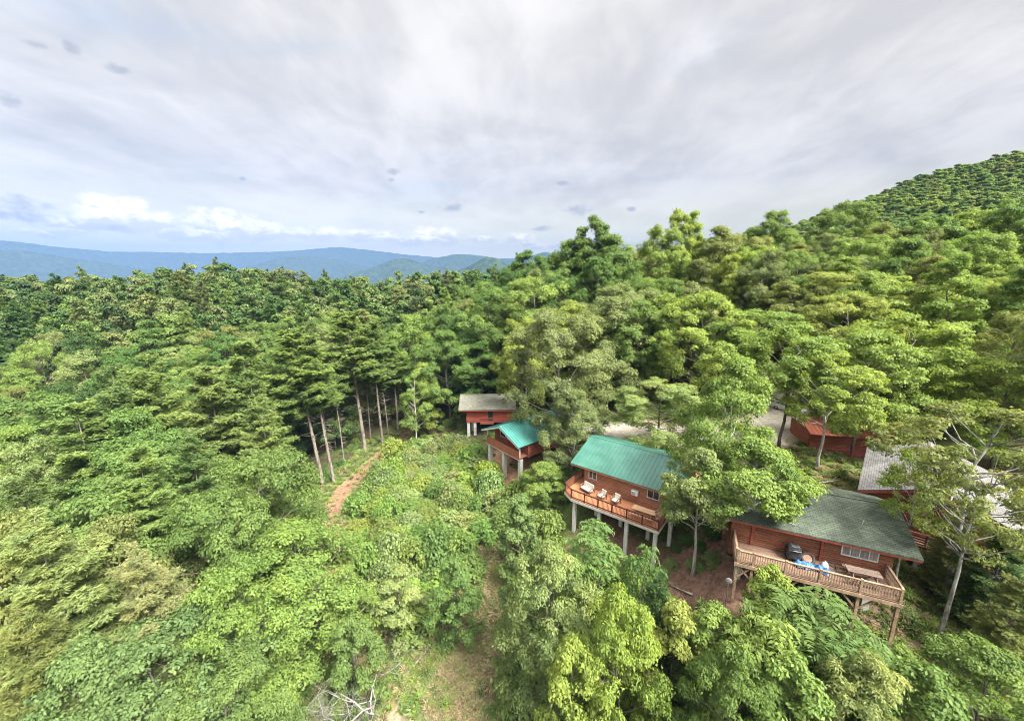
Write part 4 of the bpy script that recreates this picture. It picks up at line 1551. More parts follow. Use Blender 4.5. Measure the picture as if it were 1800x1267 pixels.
for lb_, rx_, ry_, ln_, an_ in (('reddish dead twig high on the mossy green roof', 3.9, 4.6, 0.9, 0.1), ('pale forked twig near the lower edge of the mossy green roof', 3.5, 2.5, 1.2, -0.2), ('short pale stick on the right half of the mossy green roof', 8.0, 4.0, 0.55, 1.1)):
    rz_ = lambda yy: 2.20 + (yy - 1.85) * 1.4 / 4.35 + 0.035
    tw = MB()
    p_ = [(rx_ + math.cos(an_) * ln_ * k, ry_ + math.sin(an_) * ln_ * k) for k in (-.5, 0, .5)]
    tw.tube([(a, b_, rz_(b_)) for a, b_ in p_], [.03, .03, .015], 5)
    tw.tube([(p_[1][0], p_[1][1], rz_(p_[1][1])), (p_[1][0] + .3 * ln_, p_[1][1] - .22, rz_(p_[1][1] - .22) + .01)], [.022, .01], 5)
    tw = tw.obj('fallen_branch', M['rail_red' if 'reddish' in lb_ else 'dead_wood'])
    tw.location, tw.rotation_euler = c4.location, c4.rotation_euler
    tag(tw, lb_, 'branch')
# dish on a pole by the left deck post
dpos = at(c4, -0.35, -0.55)
ds = empty('satellite_dish', (dpos[0], dpos[1], gz(dpos[0], dpos[1])), c4.rotation_euler.z, 'small grey satellite dish on a pole left of the weathered deck', 'satellite dish')
zt = -21.3 - ds.location.z
MB().tube([(0, 0, -.3), (0, 0, zt)], 0.03, 8).obj('pole', M['chrome'], ds)
dv, df = [], []
for i in range(6):
    for j in range(20):
        r1 = 0.23 * i / 5
        a = 6.283 * j / 20
        dv.append((r1 * math.cos(a), -0.09 - 0.5 * (0.09 - r1 * r1), zt + r1 * math.sin(a) * 1.05 + 0.05))
for i in range(5):
    for j in range(20):
        df.append((i * 20 + j, i * 20 + (j + 1) % 20, (i + 1) * 20 + (j + 1) % 20, (i + 1) * 20 + j))
do = MB().add(dv, df).obj('dish', M['dish_grey'], ds, True)
do.modifiers.new('thick', 'SOLIDIFY').thickness = 0.012
MB().tube([(0, -.10, zt - .2), (0, -.45, zt - .05)], 0.012, 6).obj('feed_arm', M['chrome'], ds)

# ------------------------------------------------------------------ cabin with the gable to the valley (green ribbed roof, air conditioner in the gable)
c2 = empty('cabin', (-3.7, 55.4, -24.0), math.atan2(-0.77, 0.636), 'red brown cabin with green gable roof and an air conditioner in its gable', 'cabin')
W2 = 7.4
MB().prism([(0, 0), (W2, 0), (W2, 1.5), (0, 1.5)], -0.08, 0.0).obj('deck_floor', M['deck_board'], c2)
br_ = MB()
for i in range(6):
    br_.box(0, W2, -0.05, 0.0, -0.22 + i * 0.20, -0.22 + i * 0.20 + 0.185)
br_.obj('balcony_boards', M['deck_board'], c2)
MB().box(-.02, W2 + .02, -0.062, 0.02, -0.32, -0.23).obj('deck_rim', M['white_rim'], c2)
wl = MB()
log_wall(wl, (0, 1.5), (W2, 1.5), 0, 2.05, (0, -1))
log_wall(wl, (0, 10.5), (0, 1.5), 0, 2.05, (-1, 0))
log_wall(wl, (W2, 1.5), (W2, 10.5), 0, 2.05, (1, 0))
log_wall(wl, (W2, 10.5), (0, 10.5), 0, 2.05, (0, 1))
wl.box(0.02, W2 - .02, 1.52, 10.48, -0.3, -0.01)
gw = MB()
gable_fill(gw, 1.5, 0, W2 / 2, W2, 2.05, 3.35, -1)
gable_fill(gw, 10.5, 0, W2 / 2, W2, 2.05, 3.35, 1)
swap(gw)
wl.add(gw.v, gw.f)
wl.obj('wall', M['log_brick'], c2)
roof_obj(c2, M['roof_teal_b'], (-0.65, 11.0, -0.55, W2 / 2, W2 + 0.55, 1.93, 3.62, 1.93), swapxy=True, th=0.05, ribs=0.42, rib_h=0.045)
for y in (-.63, 10.98):
    fa = MB()
    fa.bar((-.53, y, 1.80), (W2 / 2, y, 3.47), 0.04, 0.22)
    fa.bar((W2 / 2, y, 3.47), (W2 + .53, y, 1.80), 0.04, 0.22)
    fa.obj('fascia', M['frame_white'], c2)
window(c2, 2.0, 1.50, 0.95, 1.2, 0.95, -1, panes=2)
window(c2, 6.0, 1.50, 0.95, 1.2, 0.95, -1, panes=2)
ac_unit(c2, 4.0, 1.49, 1.30, -1, wd=0.85, ht=0.6, dp=0.55)
for x in (0.3, 3.6, W2 - .25):
    pier(c2, c2, x, 0.4, -0.33, w_=0.5)
    pier(c2, c2, x, 5.2, -0.33, w_=0.5)
# corner post of the balcony
MB().box(0.02, 0.16, 0.02, 0.16, 0, 1.95).obj('balcony_post', M['frame_white'], c2)
MB().box(W2 - .16, W2 - .02, 0.02, 0.16, 0, 1.95).obj('balcony_post', M['frame_white'], c2)

# ------------------------------------------------------------------ scarlet cabin with a grey shingle roof (farthest left)
c1 = empty('cabin', (-8.4, 69.6, -26.2), 0.03, 'scarlet log cabin with grey shingle roof and green door, leftmost cabin', 'cabin')
wl = MB()
W1 = 8.6
log_wall(wl, (0, 0), (W1, 0), 0, 2.6, (0, -1))
log_wall(wl, (0, 6.5), (0, 0), 0, 2.6, (-1, 0))
log_wall(wl, (W1, 0), (W1, 6.5), 0, 2.6, (1, 0))
log_wall(wl, (W1, 6.5), (0, 6.5), 0, 2.6, (0, 1))
gable_fill(wl, 0, 0, 3.25, 6.5, 2.6, 3.9, -1)
gable_fill(wl, W1, 0, 3.25, 6.5, 2.6, 3.9, 1)
wl.box(0.02, W1 - .02, 0.02, 6.48, -0.25, -0.01)
wl.obj('wall', M['log_scarlet'], c1)
roof_obj(c1, M['shingle_grey'], (-1.35, W1 + 0.6, -0.75, 3.25, 7.3, 2.45, 4.2, 2.45), th=0.12)
fa = MB()
fa.box(-1.33, W1 + .58, -0.735, -0.70, 2.18, 2.318)
fa.bar((-1.33, -.7, 2.26), (-1.33, 3.25, 3.99), 0.04, 0.16)
fa.bar((-1.33, 3.25, 3.99), (-1.33, 7.25, 2.26), 0.04, 0.16)
fa.obj('fascia', M['log_scarlet'], c1)
dr = MB().box(4.0, 4.85, -0.085, 0.0, 0.1, 2.1).obj('door', M['door_green'], c1)
MB().tube([(4.12, -0.10, 1.05), (4.12, -0.15, 1.05)], 0.035, 8).obj('handle', M['chrome'], dr)
for x in (0.35, 1.55):
    pier(c1, c1, x, 0.35, -0.26, w_=0.5)
pier(c1, c1, 1.0, 2.2, -0.26, w_=0.5)
pier(c1, c1, W1 - .4, 0.35, -0.26, w_=0.5)
sh = MB().box(-.02, 4.2, -1.1, -0.06, -0.12, -0.04)
rl = rail(c1, (2.6, -1.05), (4.9, -1.05), mat_r='trim_red', mat_b='trim_red', post='trim_red', posts=[0, 1])
MB().box(2.55, 5.0, -1.1, -0.05, -0.14, -0.04).obj('porch_floor', M['deck_board'], c1)

# ------------------------------------------------------------------ cabin with the pale low roof (right)
P1, P2 = np.array([32.0, 27.3]), np.array([40.2, 35.8])
dv_ = (P2 - P1) / np.linalg.norm(P2 - P1)
rz5 = math.atan2(dv_[1], dv_[0]) - math.pi / 2          # local y runs along the ridge, x to the right
c5 = empty('cabin', (P1[0], P1[1], -20.0), rz5, 'red log cabin under a low whitish shingle roof, partly behind a forked tree', 'cabin')
wl = MB()
hw5 = 3.7
log_wall(wl, (-hw5, 0.8), (hw5, 0.8), 0, 2.6, (0, -1))
log_wall(wl, (-hw5, 11.2), (-hw5, 0.8), 0, 2.6, (-1, 0))
log_wall(wl, (hw5, 0.8), (hw5, 11.2), 0, 2.6, (1, 0))
log_wall(wl, (hw5, 11.2), (-hw5, 11.2), 0, 2.6, (0, 1))
gw = MB()
gable_fill(gw, 0.8, -hw5, 0, hw5, 2.6, 4.05, -1)
gable_fill(gw, 11.2, -hw5, 0, hw5, 2.6, 4.05, 1)
swap(gw)
wl.add(gw.v, gw.f)
wl.box(-hw5 + .02, hw5 - .02, 0.82, 11.18, -0.6, -0.01)
wl.obj('wall', M['log_red'], c5)
roof_obj(c5, M['shingle_white'], (0.0, 12.0, -4.35, 0.0, 4.6, 2.55, 4.35, 2.50), swapxy=True, th=0.10)
for y in (0.02, 11.98):
    fa = MB()
    fa.bar((-4.33, y, 2.36), (0, y, 4.15), 0.04, 0.20)
    fa.bar((0, y, 4.15), (4.58, y, 2.31), 0.04, 0.20)
    fa.obj('fascia', M['trim_red'], c5)
MB().prism([(-3.9, -1.2), (4.2, -1.2), (4.2, 0.76), (-3.9, 0.76)], -0.09, 0.0).obj('deck_floor', M['deck_old'], c5)
rim = MB()
rim.bar((-3.9, -1.2, -.2), (4.2, -1.2, -.2), 0.06, 0.22)
rim.bar((-3.9, -1.15, -.2), (-3.9, 0.7, -.2), 0.06, 0.22)
rim.obj('deck_rim', M['rail_red'], c5)
r5 = dict(mat_r='rail_red', mat_b='rail_red', post='rail_red', n_rail=3)
rail(c5, (-3.85, -1.15), (1.9, -1.15), posts=[0, .33, .66, 1], **r5)
rail(c5, (-3.85, 0.7), (-3.85, -1.1), posts=[0], **r5)
bo5 = MB()
for i in range(5):
    bo5.box(2.0, 4.2, -1.2, -1.155, -0.05 + i * 0.2, -0.05 + i * 0.2 + .185)
bo5.obj('balcony_boards', M['log_brick'], c5)
for x in (-3.4, -0.2, 3.6):
    pier(c5, c5, x, -0.8, -0.32, w_=0.45)
window(c5, 1.6, 0.8, 1.0, 1.3, 1.0, -1, panes=2)
vp = MB()
vp.tube([(-2.6, 2.6, 3.1), (-2.6, 2.6, 3.75)], 0.09, 10)
vp.obj('vent_pipe', M['rubber'], c5, True)

# ------------------------------------------------------------------ cabins half hidden in the woods behind
c6 = empty('cabin', (40.5, 45.3, -21.3), -0.21, 'red cabin with rusty red roof and long railing behind the parking yard trees', 'cabin')
wl = MB()
log_wall(wl, (-3.4, 0.9), (6.0, 0.9), 0, 2.4, (0, -1))
log_wall(wl, (-3.4, 6), (-3.4, 0.9), 0, 2.4, (-1, 0))
log_wall(wl, (6.0, 0.9), (6.0, 6), 0, 2.4, (1, 0))
wl.box(-3.38, 5.98, 0.92, 5.98, -0.6, -0.01)
wl.obj('wall', M['log_brick'], c6)
roof_obj(c6, M['roof_red'], (-3.9, 6.6, -0.1, 3.4, 6.9, 2.35, 3.6, 2.35), th=0.08, ribs=0.5)
MB().prism([(-3.4, -1.0), (6.0, -1.0), (6.0, 0.86), (-3.4, 0.86)], -0.1, 0).obj('deck_floor', M['deck_old'], c6)
rail(c6, (-3.4, -.95), (6.0, -.95), posts=[0, .2, .4, .6, .8, 1], **r5)
for x in (-3, 1, 5):
    pier(c6, c6, x, -.6, -.12, w_=0.3, mat='rail_old')

_q = D(1138, 674, 70)
c7 = empty('cabin', (_q[0], _q[1], gz(_q[0], _q[1]) + 1.3), 0.1, 'small dark red cabin glimpsed between trunks behind the olive trees', 'cabin')
wl = MB()
log_wall(wl, (-4, 0), (4, 0), -1, 2.6, (0, -1))
log_wall(wl, (-4, 6), (-4, 0), -1, 2.6, (-1, 0))
wl.box(-3.98, 3.98, 0.02, 5.98, -1, 2.5)
wl.obj('wall', M['log_red'], c7)
roof_obj(c7, M['shingle_grey'], (-4.6, 4.6, -0.7, 3, 6.7, 2.5, 4.1, 2.5), th=0.1)
window(c7, 0.5, 0, 0.9, 1.4, 1.0, -1, panes=2)

# ------------------------------------------------------------------ parked car
cp = Z(1385, 722, -20.4)
cg = gz(cp[0], cp[1]) + 0.1
car = empty('parked_car', (cp[0], cp[1], cg), 0.55, 'white car parked at the far edge of the gravel lot', 'car')


def loft(sec):
    """body from cross sections (y, list of (x,z)) mirrored about x = 0"""
    vs, fs = [], []
    n = len(sec[0][1]) * 2
    for y, half in sec:
        vs += [(x, y, z) for x, z in half] + [(-x, y, z) for x, z in reversed(half)]
    for i in range(len(sec) - 1):
        for k in range(n):
            k2 = (k + 1) % n
            fs.append((i * n + k, i * n + k2, (i + 1) * n + k2, (i + 1) * n + k))
    fs.append(tuple(range(n))[::-1])
    fs.append(tuple((len(sec) - 1) * n + k for k in range(n)))
    return MB().add(vs, fs)


S_ = lambda y, wd, z0, z1, dome=0.04: (y, [(wd * .88, z0), (wd, z0 + .12), (wd, z1 - .12), (wd * .93, z1 - .03), (wd * .55, z1 + dome * .7), (0.001, z1 + dome)])
bd = loft([S_(-2.2, .66, .38, .70, .02), S_(-2.12, .80, .28, .76), S_(-1.5, .86, .22, .90), S_(-.9, .88, .2, .98), S_(0, .89, .2, 1.0), S_(1.4, .88, .2, 1.0), S_(2.05, .82, .26, .98), S_(2.2, .74, .36, .88)]).obj('body', M['car_white'], car, True)
loft([S_(-1.0, .78, .93, 1.0, .01), S_(-.35, .70, .95, 1.50), S_(.6, .70, .95, 1.55), S_(1.4, .70, .95, 1.48), S_(1.95, .76, .93, 1.0, .01)]).obj('cabin_roof', M['car_white'], car, True)
gw_ = MB()
gw_.add([(-.62, -.86, 1.08), (.62, -.86, 1.08), (.55, -.42, 1.46), (-.55, -.42, 1.46)], [(0, 1, 2, 3)])
gl_ = gw_.obj('windscreen', M['glass'], car)
gl_.location = (0, -0.05, 0.03)
for sx in (-1, 1):
    q = MB().add([(sx * .80, -.6, 1.06), (sx * .80, 1.5, 1.06), (sx * .725, 1.2, 1.42), (sx * .725, -.25, 1.42)], [(0, 1, 2, 3) if sx > 0 else (3, 2, 1, 0)])
    q.obj('side_window', M['glass'], car)
    MB().box(sx * .55 - .16, sx * .55 + .16, -2.185, -2.10, .60, .74).obj('headlight', M['lamp_glass'], car)
    MB().box(sx * .98 - .07, sx * .98 + .07, -.62, -.5, 1.0, 1.14).obj('mirror', M['car_white'], car)
    for y in (-1.35, 1.35):
        wo = empty('wheel', (sx * .80, y, .33))
        wo.parent = car
        wo.rotation_euler = (0, math.pi / 2, 0)
        ring_obj('tyre', 0.24, 0.09, M['rubber'], wo, 1.2)
        MB().prism([(0.2 * math.cos(a * .3927), 0.2 * math.sin(a * .3927)) for a in range(16)], -.07, .07).obj('rim', M['chrome'], wo)
MB().box(-.45, .45, -2.215, -2.13, .42, .56).obj('grille', M['black'], car)

# ------------------------------------------------------------------ trees with a place of their own
def key(k, px, py, depth, width, colour, label, group=None, topz=None, bark=None, lean=0.0):
    """px, py: where the tip of the tree stands in the photo, at that depth; the trunk drops straight to the ground"""
    p = D(px, py, depth)
    if lean:
        h = p[2] - gz(p[0], p[1])
        o = plant(k, p[0] + h * math.tan(lean), p[1], p[2], width, colour, label, group, bark=bark)
        o.rotation_euler = (0, -lean, 0)
        return o
    return plant(k, p[0], p[1], p[2], width, colour, label, group, bark=bark)


# around the cabins
key('oak_a', 985, 545, 55, 13.0, 'grey', 'tall greyish green oak in front of the green gable roofed cabin')
key('oak_c', 1010, 690, 50, 7.5, 'grey', 'lower greyish oak between the two green metal roofs', bark='bark_pale')
key('oak_a', 1165, 672, 48.5, 10.0, 'pale', 'pale crowned spreading tree right behind the long green metal roof')
key('highoak', 1240, 800, 31.5, 5.0, 'pale', 'pale drooping tree hiding the right end of the furnished deck', bark='bark_pale')
key('oak_c', 1292, 640, 34.0, 8.0, 'bright', 'bright green tree between the furnished deck and the mossy roof', bark='bark_pale')
key('highoak', 1340, 785, 29.5, 6.4, 'bright', 'bright green tree overhanging the left end of the mossy roof', bark='bark_pale')
key('highmaple', 1400, 580, 46, 11.0, 'bright', 'spreading maple whose thin trunk stands in front of the gravel lot')
key('highmaple', 1470, 630, 41.5, 9.0, 'lime', 'lime green maple with a pale forked trunk above the parking yard', bark='bark_pale')
key('maple_b', 1535, 590, 45, 11.0, 'bright', 'broad bright maple in front of the rusty red roof')
key('highmaple', 1605, 560, 47, 12.0, 'lime', 'broad lime green maple rising behind the whitish roof')
key('highsparse', 1745, 720, 25.5, 9.5, 'olive', 'forked olive tree with tall lichen spotted trunk at the right edge', bark='bark_lichen')
key('highsparse', 1735, 790, 23.5, 6.0, 'olive', 'thin olive leaved tree with lichen trunk before the whitish roof', bark='bark_lichen')
key('highsparse', 1625, 800, 27.0, 4.4, 'lime', 'sparse lime green tree at the right end of the mossy roof')
key('maple_b', 1790, 640, 40, 10, 'lime', 'lime green tree at the right edge behind the forked olive tree')
key('oak_b', 1700, 610, 55, 12, 'bright', 'bright round tree above the whitish roof near the right edge')
# right and middle woods
for a in (
    ('maple_b', 1590, 625, 56, 11, 'mid', 'mid green spreading tree right behind the rusty red roof'),
    ('oak_b', 1680, 650, 50, 10, 'mid', 'mid green round tree behind the right end of the whitish roof'),
    ('oak_a', 1340, 545, 62, 14, 'bright', 'bright green oak behind the gravel lot, left of the maples'),
    ('maple_b', 1240, 520, 60, 13, 'lime', 'lime green spreading tree over the middle of the gravel road'),
    ('highmaple', 1195, 540, 64, 11, 'bright', 'bright green round tree behind the pale tree over the green roof'),
    ('oak_c', 1075, 530, 64, 12, 'grey', 'greyish green oak just right of the tallest greyish oak'),
    ('oak_a', 1480, 480, 70, 17, 'yellow', 'yellow green broad crown in the middle of the right woods'),
    ('oak_b', 1400, 500, 72, 14, 'olive', 'olive crowned oak beside the yellow green broad crown'),
    ('maple_a', 1560, 490, 66, 15, 'lime', 'lime green layered crown right of the yellow green broad crown'),
    ('maple_b', 1660, 480, 70, 16, 'bright', 'bright layered crown in the right woods above the whitish roof'),
    ('maple_a', 1760, 470, 66, 15, 'bright', 'bright layered crown at the right edge of the woods'),
    ('oak_a', 940, 490, 84, 15, 'bright', 'bright green dome shaped oak behind the tallest greyish oak'),
    ('oak_b', 860, 505, 86, 14, 'mid', 'mid green oak left of the bright dome shaped oak'),
    ('poplar_a', 1045, 380, 96, 9.5, 'mid', 'tall ragged topped tree standing against the sky, left of the bare treetop', None, None, 'bark'),
    ('poplar_b', 1018, 402, 97, 8.5, 'mid', 'slightly lower skyline tree touching the left of the tall ragged topped tree'),
    ('poplar_b', 1068, 398, 95, 8, 'deep', 'slim skyline tree touching the right of the tall ragged topped tree'),
    ('oak_c', 1000, 430, 100, 13, 'mid', 'leafy tree on the skyline touching the left of the ragged topped tree'),
    ('oak_c', 1080, 420, 92, 13, 'mid', 'skyline oak just below the bare grey treetop'),
    ('poplar_b', 1226, 374, 101, 8.5, 'lime', 'right tuft of the pair of lime green treetops against the sky'),
    ('poplar_a', 1190, 368, 100, 9.5, 'lime', 'tall lime green treetop against the sky, left tuft of the pair'),
    ('oak_b', 1165, 405, 98, 13, 'bright', 'bright skyline oak touching the left of the lime tufted pair'),
    ('oak_c', 1260, 405, 96, 14, 'olive', 'olive skyline oak right of the lime tufted pair'),
    ('oak_c', 1355, 378, 106, 15, 'mid', 'tall round crowned tree on the skyline left of the wooded hill'),
    ('oak_a', 1305, 412, 104, 14, 'olive', 'olive rounded tree on the skyline between two taller trees'),
    ('oak_a', 1490, 358, 112, 15, 'mid', 'tall dark crowned tree in front of the wooded hill'),
    ('oak_b', 1560, 400, 104, 17, 'olive', 'olive green broad tree right of the tall dark crowned tree'),
    ('maple_b', 1640, 385, 100, 16, 'mid', 'layered green tree below the wooded hill slope'),
    ('oak_a', 1730, 372, 98, 18, 'bright', 'bright broad tree below the wooded hill near the right edge'),
    ('oak_b', 1790, 358, 90, 14, 'mid', 'green tree cut by the right edge below the wooded hill'),
    ('poplar_a', 920, 440, 128, 12, 'deep', 'deep green tree on the skyline in front of the rightmost blue hill'),
    ('oak_c', 950, 455, 120, 12, 'deep', 'deep green tree beside the one before the rightmost blue hill'),
    ('poplar_b', 1375, 468, 84, 9, 'blue', 'bluish green pointed tree between yellow green crowns'),
): key(*a)

# left: tall pines with bare trunks
key('pine_bare', 506, 568, 60, 11.5, 'pinelt', 'tall pine with long bare trunk at the bend of the dirt trail', lean=0.10)
key('pine_bare_b', 535, 588, 60.5, 9, 'pinelt', 'slimmer bare trunked pine right beside the pine at the trail bend', lean=0.09)
key('pine_bare', 605, 540, 72, 14, 'pinelt', 'tallest pine with wide crown near the top of the dirt trail', lean=0.06)
key('pine_bare_b', 648, 565, 76, 9.5, 'pinedk', 'thin pine directly right of the tallest pine', lean=0.04)
key('pine_bare_b', 690, 600, 84, 9, 'pinelt', 'thin dark trunked pine right of the dirt trail end')
key('pine_full', 425, 600, 58, 14, 'pinelt', 'dense layered pine left of the bare trunked pines')
key('pine_full_b', 370, 640, 52, 13, 'pinelt', 'dense pine with lit level boughs in front of the left forest')
key('pine_full', 255, 650, 53, 14, 'pinelt', 'broad soft pine in the left forest, second pine from the left edge')
key('pine_full_b', 185, 685, 49, 12, 'pinedk', 'darker pine left of the broad soft pine')
key('pine_full', 130, 710, 46, 13, 'pinelt', 'broad pine nearest the left edge at mid height')
key('pine_full_b', 440, 665, 55, 8.5, 'pinedk', 'dark pine tucked under the bare trunked pines')
key('pine_near', 235, 785, 36, 12, 'pinelt', 'large foreground pine with flat sprays above the straw coloured pine')
key('pine_near', 330, 765, 41, 9.5, 'pinedk', 'dark green foreground pine left of the thin stemmed gap')
key('pine_near', 85, 915, 23.5, 12, 'pinepale', 'pale yellow green pine filling the lower left edge')
key('pine_near', 232, 970, 25.0, 8, 'tan', 'straw coloured pine with grey inner twigs in the lower left')
key('pine_near', 40, 840, 31, 10, 'pinedk', 'dark pine at the left edge behind the yellow green pine')
key('pine_near', 10, 1085, 20.5, 7, 'olive', 'olive pine cut by the left edge near the bottom corner')
for px, py, dp, wd_, lb_ in ((560, 640, 65, 5, 'thin pole of a pine between the two trail bend pines and the tallest pine'), (590, 655, 69, 4.5, 'slim bare pole of a pine left of the tallest pine'), (640, 625, 80, 5.5, 'slim bare pole of a pine right behind the tallest pine'),
                             (674, 640, 83, 5, 'thin crooked bare pole near the top end of the dirt trail'), (706, 640, 90, 5.5, 'thin grey pole standing in the dark woods past the trail end'), (478, 650, 63, 5, 'thin bare pole left of the pine at the trail bend')):
    key('pine_pole', px, py, dp, wd_, 'pinedk', lb_, 'bare poles by the trail')
# left: broadleaf foreground
key('oak_c', 508, 930, 33, 10.8, 'bright', 'big bright green tree in the lower middle left, beside the dead white branches')
key('oak_b', 400, 1010, 27, 8, 'bright', 'bright green tree left of the dead white branches')
key('oak_b', 245, 1125, 23, 9.5, 'blue', 'bluish green bushy tree at the bottom left')
key('oak_c', 120, 1165, 21.5, 7, 'blue', 'bluish green tree in the bottom left corner')
key('oak_a', 385, 1170, 23.5, 7, 'mid', 'mid green tree at the bottom edge right of the bluish one')
key('sparse_b', 442, 878, 42, 6.5, 'yellow', 'yellow leaved small tree left of the trail, above the big bright tree')
key('sparse_b', 362, 795, 48, 7.5, 'yellow', 'yellow green thin stemmed tree at the dark gap in the left woods')
key('poplar_b', 512, 860, 47, 4.4, 'mid', 'narrow green tree just left of the dirt trail')
key('sparse_a', 350, 960, 35, 6.5, 'olive', 'olive thin leaved tree between the straw pine and the big bright tree')
key('sparse_b', 605, 1000, 33, 4.5, 'bright', 'thin bright tree right of the big bright tree, on the trail side')
key('sapling_b', 620, 1090, 29.5, 4.0, 'mid', 'small tree behind the dead white branches by the trail')
key('poplar_b', 745, 640, 78, 7, 'lime', 'lime green slender tree in the dark woods left of the scarlet cabin')
key('sparse_a', 725, 655, 74, 6.0, 'bright', 'thin pale stemmed tree where the trail enters the woods', bark='bark_pale')
key('oak_c', 810, 560, 86, 12, 'deep', 'deep green tree behind the scarlet cabin')
key('oak_c', 720, 560, 92, 13, 'bright', 'bright green oak behind the thin pines')
key('oak_b', 780, 540, 100, 12, 'mid', 'mid green oak behind the deep green tree at the scarlet cabin')
key('poplar_a', 845, 600, 80, 9, 'deep', 'dark leafy tree right behind the grey shingle roof')
# lower middle and right
key('sapling_a', 912, 872, 38.5, 4.3, 'blue', 'bluish green conical young tree on the slope left of the furnished deck')
key('sapling_b', 796, 985, 34, 4.2, 'mid', 'dense green egg shaped young tree left of the bare brown strip')
key('sapling_b', 700, 1005, 35.5, 4.6, 'pale', 'pale green young tree leaning over the trail side')
key('willowy', 972, 962, 28.0, 7.0, 'pale', 'big pale willowy tree right of the bare brown strip')
key('willowy', 1095, 1050, 23.5, 6.0, 'lime', 'lime green rounded tree at the bottom middle')
key('sapling_b', 1010, 1130, 22.5, 4.0, 'lime', 'lime green young tree at the bottom edge left of the rounded one')
key('sapling_b', 1190, 1060, 25.5, 4.6, 'yellow', 'yellow green young tree below the right end of the furnished deck')
key('hemlock', 1158, 1020, 27.5, 4.0, 'dark', 'small dark conifer among yellow green bushes below the furnished deck')
key('willowy', 955, 815, 45.5, 5.6, 'bright', 'bright green young tree in the gap between the two green roofed cabins')
key('sumac', 1045, 935, 31.5, 6.0, 'mid', 'feathery sumac below the left piers of the furnished deck')
key('sumac_b', 1125, 975, 30, 3.6, 'deep', 'feathery dark sumac under the middle of the furnished deck')
key('sumac', 1420, 1050, 23.5, 6.0, 'mid', 'large feathery sumac in front of the weathered deck posts')
key('sumac_b', 1350, 1085, 23.0, 4.5, 'bright', 'feathery sumac at the left posts of the weathered deck')
key('sumac', 1500, 1110, 22, 5.0, 'mid', 'feathery sumac below the right half of the weathered deck')
key('sapling_b', 1365, 1000, 25.2, 3.4, 'lime', 'lime bush tree right in front of the weathered deck left posts')
key('sapling_b', 1265, 1075, 25, 4.4, 'bright', 'bright young tree left of the satellite dish')
key('willowy', 1290, 1140, 21.5, 5.0, 'mid', 'mid green tree at the bottom right of the middle')
key('sapling_b', 1400, 1170, 20.5, 4.5, 'bright', 'bright young tree at the bottom edge below the sumacs')
key('willowy', 1540, 1165, 20, 5.5, 'pale', 'pale green tree at the bottom edge right of the sumacs')
key('sapling_b', 1640, 1190, 19.5, 4.5, 'mid', 'mid green young tree at the bottom edge near the right corner')
key('willowy', 1750, 1150, 20.0, 6.0, 'mid', 'mid green full tree in the bottom right corner')
key('hemlock', 1690, 915, 27.5, 4.2, 'olive', 'olive hemlock with drooping sprays below the whitish roofed cabin')
key('hemlock', 1770, 930, 25.5, 5.2, 'dark', 'dark hemlock at the right edge behind the lichen spotted trunk')
key('hemlock', 1790, 1010, 23.0, 4.6, 'olive', 'olive hemlock at the right edge, in front of the dark hemlock')

# dead trees
p = D(1113, 402, 108)
dt = empty('dead_tree', (p[0], p[1], gz(p[0], p[1])), 0.4, 'bare grey treetop on the skyline right of the ragged topped tree', 'dead tree')
o = link('limbs', bare_tree(60, 20, 0.55, M['bark_pale'], 0.22, 5, 1.0), dt)
o.scale = (1, 1, (p[2] - dt.location.z) / 20)
p = D(610, 1215, 27.5)
zg = gz(p[0], p[1])
dt = empty('dead_tree', (p[0] + 1.6, p[1] - 0.3, zg), 0.0, 'bleached dead tree with tangled white branches beside the trail at the bottom', 'dead tree')
mbt = MB()
mbt.tube([(0.2, 0.1, -.5), (0.1, 0, 2.5), (-.1, 0, 5.0)], [.17, .14, .08], 8)
link('trunk', mbt.mesh('trunk', M['bark_black'], True), dt)
for i, (sd, rt, off) in enumerate(((61, (0.5, -0.9, 0), (-.1, 0, 4.6)), (62, (0.25, -0.35, .4), (0, 0.1, 3.6)), (63, (0.1, 0.35, 1.0), (0.1, 0.1, 3.0)), (64, (-.3, -1.1, .2), (-0.1, 0, 4.2)))):
    o = link('branch', bare_tree(sd, 7.0, 0.75, M['dead_wood'], 0.075, 5, 1.0), dt)
    o.location = off
    o.rotation_euler = rt
p0, p1 = Z(618, 1170, -30.6), Z(540, 1068, -27.2)
lb = MB()
lb.tube([p0 + np.array([0.1, 0, -2.4]), p0, (p0 + p1) / 2 + np.array([.15, 0, .2]), p1], [0.19, 0.17, 0.14, 0.07], 8)
lo = lb.obj('dead_tree', M['bark_black'], None, True)
tag(lo, 'leaning blackened bare trunk through the big bright green tree', 'dead tree')
lab_sticks = [('thin pale fallen branch on the bare brown strip, upper end', 870, 985, 2.6, .5), ('forked pale fallen branch in the red leaf litter beside the deck', 1195, 1040, 2.4, 2.0), ('pale broken log on the open grassy slope at the bottom', 735, 1165, 2.2, 1.0), ('pale fallen branch low on the bare brown strip', 845, 1120, 2.2, 2.6), ('long thin fallen stem on the slope right of the mossy cabin', 1640, 990, 3.0, -.6), ('fallen stick on the yard behind the mossy roof', 1455, 850, 3.0, 0.2)]
STICKS = []
